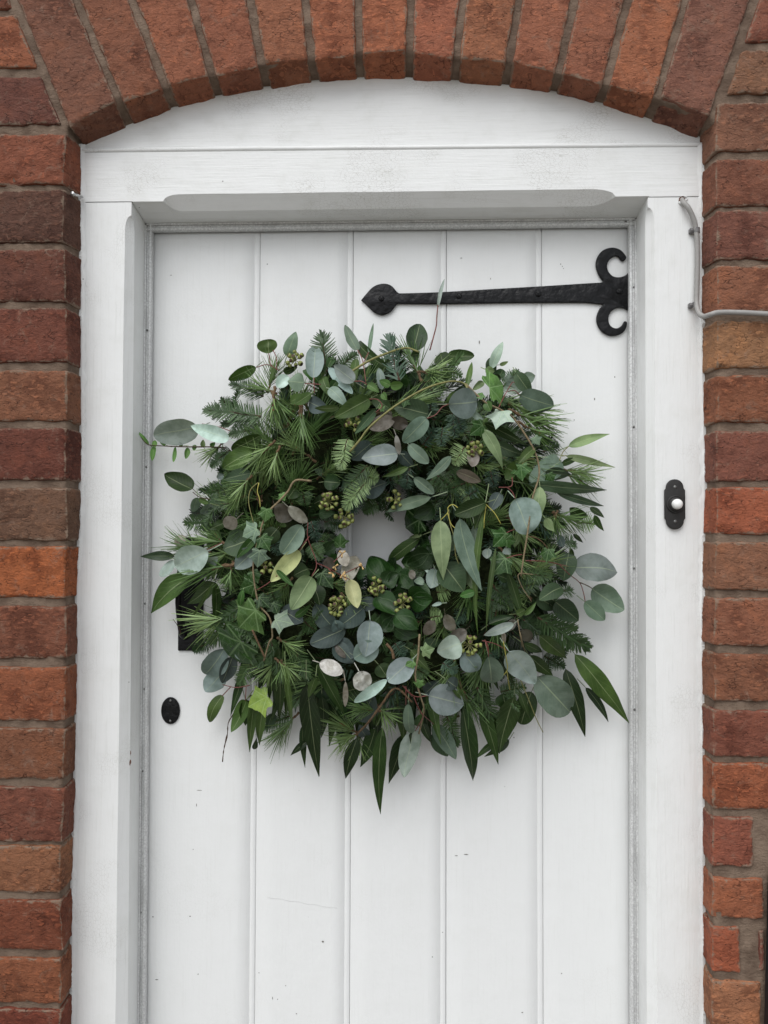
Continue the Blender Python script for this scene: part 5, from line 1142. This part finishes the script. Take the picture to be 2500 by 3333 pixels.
# ---- ivy shoot reaching left over the frame, twigs, vines, stalks
def tube_px(name, Zk, pts, r0, r1, mat, layer=1, n=5, lift=0.0, knob=0.25):
    W = []
    for (x, y) in pts:
        q = (Zk[0][0] + x / Zk[1], Zk[0][1] + y / Zk[1]); yy = min(ysurf(*q) - 0.004 - 0.011 * layer, 0.098) - lift
        W.append(P(*q, yy))
    return link(name, tube_mesh(smooth_line(W, n), r0, r1, 6, knob=knob), M[mat], wreath)
tube_px('ivy_shoot', Z1, [(900, 1310), (740, 1300), (560, 1300), (400, 1295), (260, 1288), (170, 1275), (110, 1210)], 0.0011, 0.0006, 'barkdark', 0)
for (x0, y0, x1, y1, w_) in ((185, 1275, 88, 1162, 34), (235, 1240, 240, 1310, 46), (235, 1300, 215, 1425, 48), (340, 1285, 285, 1225, 46), (430, 1300, 415, 1445, 36), (550, 1310, 530, 1410, 50), (610, 1280, 605, 1335, 40), (500, 1290, 450, 1250, 30), (690, 1300, 690, 1235, 44), (760, 1300, 800, 1260, 44)):
    put_leaf(*Z1, x0, y0, x1, y1, w_, R_, 'L' if x0 % 3 else 'l', 0, fold=0.4, roll=random.uniform(-0.5, 0.5))
tube_px('vine_stem', Z4, [(1700, 45), (1550, 40), (1480, 140), (1400, 230), (1300, 330), (1240, 450), (1212, 570), (1180, 680), (1155, 860), (1180, 1070), (1215, 1200), (1310, 1320), (1335, 1490), (1305, 1550), (1255, 1720)], 0.0015, 0.0011, 'vine', 2)
tube_px('vine_stem', Z2, [(540, 1345), (630, 1240), (720, 1120), (920, 950), (1130, 815), (1300, 735), (1480, 690), (1600, 708), (1640, 770)], 0.0015, 0.0012, 'vinegreen', 2)
tube_px('vine_stem', Z3_, [(180, 690), (350, 850), (480, 915), (600, 985), (700, 1120), (790, 1270), (835, 1400), (842, 1520), (800, 1660), (780, 1740), (735, 2060), (705, 2240), (680, 2420)], 0.0014, 0.0011, 'vine', 2)
tube_px('vine_stem', Z2, [(540, 610), (680, 520), (830, 450), (1050, 380), (1180, 415)], 0.0017, 0.0014, 'vinegreen', 2)
tube_px('vine_stem', Z8, [(140, 30), (130, 180), (110, 320), (150, 470), (170, 560), (135, 720)], 0.0015, 0.0011, 'vine', 2)
tube_px('twig', Z2, [(1360, -20), (1350, 80), (1345, 170), (1315, 290), (1285, 400)], 0.0008, 0.0011, 'red', 0, knob=0)
q = [(1425, 1003), (1446, 905)]
link('eucalyptus_leaf', leaf_mesh(P(*q[0], 0.080), P(*q[1], 0.078), 0.0058, 'round', 0.2, fold=0.3), M['euc'], wreath, color=pal('s'))
tube_px('twig', Z7, [(480, 470), (430, 520), (325, 650), (310, 750), (285, 860), (275, 950)], 0.0011, 0.0009, 'barkdark', 0, knob=0.8)
tube_px('twig', Z7, [(490, 0), (530, 90), (580, 200)], 0.0016, 0.0014, 'bark', 2)
tube_px('twig', Z5, [(950, 1700), (930, 1620), (880, 1560)], 0.0022, 0.002, 'bark', 2)
tube_px('twig', Z7, [(1640, 520), (1520, 420), (1420, 540), (1330, 660), (1250, 745)], 0.0016, 0.0014, 'bark', 2, knob=0.5)
tube_px('twig', Z4, [(410, 1330), (470, 1420), (480, 1480)], 0.0005, 0.0005, 'barkdark', 0)
for Zk, pts, m_ in ((Z1, [(1185, 560), (1290, 535), (1400, 590)], 'red'), (Z1, [(1300, 430), (1315, 520), (1330, 545)], 'red'), (Z1, [(1340, 400), (1372, 470), (1375, 590)], 'red'), (Z1, [(940, 1150), (820, 1110), (680, 1085)], 'red'), (Z2, [(612, 398), (660, 500), (690, 700)], 'red'), (Z2, [(715, 420), (672, 510), (668, 560)], 'red'), (Z2, [(582, 690), (650, 690), (700, 720)], 'red'), (Z2, [(722, 855), (800, 860), (840, 920), (780, 980)], 'red'), (Z2, [(1258, 1035), (1340, 1000), (1400, 930), (1465, 900)], 'red'), (Z2, [(120, 710), (200, 715), (270, 720)], 'red'), (Z2, [(205, 655), (210, 800)], 'red'),
                    (Z3_, [(480, 900), (540, 780), (600, 680), (625, 680)], 'red'), (Z3_, [(670, 790), (620, 750), (560, 760)], 'red'), (Z3_, [(1108, 1252), (1060, 1300), (1025, 1380)], 'vinegreen'), (Z3_, [(1090, 1335), (1050, 1340)], 'vinegreen'), (Z3_, [(600, 1530), (600, 1600), (560, 1620), (480, 1620)], 'red'), (Z3_, [(800, 1365), (740, 1370), (690, 1410)], 'vinegreen'),
                    (Z4, [(595, 150), (660, 195), (760, 215)], 'barkdark'), (Z4, [(1588, 695), (1630, 620), (1680, 560)], 'red'), (Z4, [(1380, 925), (1290, 1000), (1190, 1060)], 'red'), (Z4, [(870, 620), (780, 660), (720, 690)], 'red'),
                    (Z5, [(150, 430), (150, 580), (230, 810), (185, 935)], 'red'), (Z5, [(230, 810), (330, 850), (470, 930), (540, 960)], 'red'), (Z5, [(150, 580), (90, 660), (70, 690)], 'red'), (Z5, [(390, 800), (470, 720)], 'red'), (Z5, [(340, 860), (380, 905)], 'red'), (Z5, [(500, 900), (650, 830)], 'red'), (Z5, [(1555, 300), (1500, 265), (1455, 290), (1450, 340), (1385, 410)], 'yellow'), (Z5, [(1450, 340), (1480, 440), (1525, 490)], 'yellow'),
                    (Z6, [(30, 300), (40, 420), (80, 560), (90, 700), (120, 790)], 'vinegreen'), (Z6, [(360, 250), (440, 330), (500, 430)], 'yellow'), (Z6, [(365, 270), (350, 380), (345, 470)], 'yellow'), (Z6, [(560, 105), (600, 140), (630, 205)], 'red'), (Z6, [(690, 705), (620, 715), (545, 740)], 'red'), (Z6, [(650, 470), (590, 490), (550, 510)], 'red'), (Z6, [(730, 545), (800, 550), (870, 590), (920, 650)], 'bark'), (Z6, [(720, 760), (880, 765), (970, 780), (1030, 795), (1158, 825)], 'red'), (Z6, [(1030, 800), (1110, 880), (1205, 955), (1240, 1040), (1258, 1130)], 'red'), (Z6, [(1205, 955), (1280, 985), (1320, 1010)], 'barkdark'), (Z6, [(790, 885), (660, 880), (680, 980), (775, 1130)], 'vine'), (Z6, [(330, 1480), (450, 1510), (570, 1575)], 'red'), (Z6, [(650, 1290), (690, 1540)], 'vine'), (Z6, [(360, 1490), (390, 1610)], 'red'),
                    (Z7, [(470, 400), (370, 415), (275, 395)], 'red'), (Z7, [(330, 415), (275, 475)], 'red'), (Z7, [(445, 410), (440, 510)], 'red'), (Z7, [(1640, 480), (1570, 400)], 'red'), (Z8, [(205, 455), (105, 460), (30, 390)], 'red'), (Z8, [(100, 465), (150, 570), (240, 655)], 'red'), (Z8, [(150, 570), (160, 610), (110, 700)], 'red'), (Z8, [(45, 390), (45, 520)], 'red'), (Z8, [(590, 70), (612, 110), (618, 185)], 'red'), (Z8, [(720, 80), (740, 200), (745, 280), (690, 345)], 'yellow'), (Z8, [(745, 290), (755, 360), (765, 415)], 'yellow'), (Z8, [(840, 350), (890, 470), (950, 620), (995, 710)], 'vinegreen'), (Z8, [(830, 0), (870, 160)], 'vine'), (Z4, [(1200, 60), (1130, 130), (1115, 250), (1160, 440)], 'vinegreen'), (Z4, [(1210, 60), (1195, 140), (1215, 210), (1222, 290)], 'yellow')):
    tube_px('stalk', Zk, pts, 0.0007, 0.0006, m_, 2, knob=0)

# ---- ivy berries and eucalyptus caps
bm = bmesh.new(); bmesh.ops.create_uvsphere(bm, u_segments=12, v_segments=8, radius=1)
for f in bm.faces: f.material_index = 1 if f.calc_center_median().z > 0.80 else 0
for v in bm.verts:
    if v.co.z > 0.86: v.co.z = 0.80 + (0.06 if v.co.z > 0.99 else 0)
    v.co.z *= 0.95
BERRY = bpy.data.meshes.new('berry'); bm.to_mesh(BERRY); bm.free()
BERRY.materials.append(M['berry']); BERRY.materials.append(M['cap']); BERRY.polygons.foreach_set('use_smooth', [True] * len(BERRY.polygons))
def berries(Zk, x, y, R, n, r=23, layer=2):
    sc = Zk[1]; q = (Zk[0][0] + x / sc, Zk[0][1] + y / sc); yy = ysurf(*q) - 0.004 - 0.009 * layer
    c = P(*q, yy); u = (yy - CAM.y) / FOC / sc; Rm = R * u
    root = c + Vector((0, Rm * 0.75, 0)); pegs = []; pts = []
    k = 0; tries = 0
    while len(pts) < n and tries < 400:
        tries += 1
        d = Vector((random.gauss(0, 1), -abs(random.gauss(0, 0.9)) - 0.15, random.gauss(0, 1))).normalized()
        p = root + Vector((d.x, d.y * 0.8, d.z)) * Rm * random.uniform(0.85, 1.1)
        if all((p - o_).length > r * u * 1.55 for o_ in pts): pts.append(p)
    for p in pts: pegs.append(tube_mesh([root, root.lerp(p, 0.5) + Vector((0, 0.001, 0)), p], 0.0006, 0.0007, 5))
    cl = link('berry_cluster', join_meshes(pegs), M['peg'], wreath)
    cw = WC + cl.location
    for p in pts:
        o = bpy.data.objects.new('berry', BERRY); COL.objects.link(o); s = r * u * random.uniform(0.8, 1.12)
        o.scale = (s, s, s * 1.08); o.rotation_euler = (p - root).to_track_quat('Z', 'Y').to_euler(); o.parent = cl; o.location = p - cw
for a in ((Z5, 340, 235, 85, 13), (Z5, 480, 390, 80, 12), (Z5, 960, 215, 75, 9), (Z5, 790, 1030, 85, 12), (Z5, 1030, 1190, 85, 12), (Z5, 420, 1215, 90, 14), (Z6, 225, 1525, 90, 13), (Z1, 1540, 480, 75, 11), (Z4, 1260, 855, 60, 6), (Z2, 570, 1085, 75, 8), (Z3_, 270, 1280, 80, 12)):
    berries(*a)
for (Zk, x, y) in ((Z5, 470, 720), (Z5, 400, 840), (Z5, 380, 905), (Z5, 470, 915), (Z5, 485, 945), (Z5, 655, 840)):
    q = (Zk[0][0] + x / Zk[1], Zk[0][1] + y / Zk[1]); c = P(*q, ysurf(*q) - 0.034)
    V = []
    tips = [tube_mesh([c, c + Vector((random.uniform(-1, 1), -0.5, random.uniform(-1, 1))).normalized() * 0.006], 0.0006, 0.0015, 6) for _ in range(3)]
    link('seed_head', join_meshes(tips), M['blossom'], wreath)
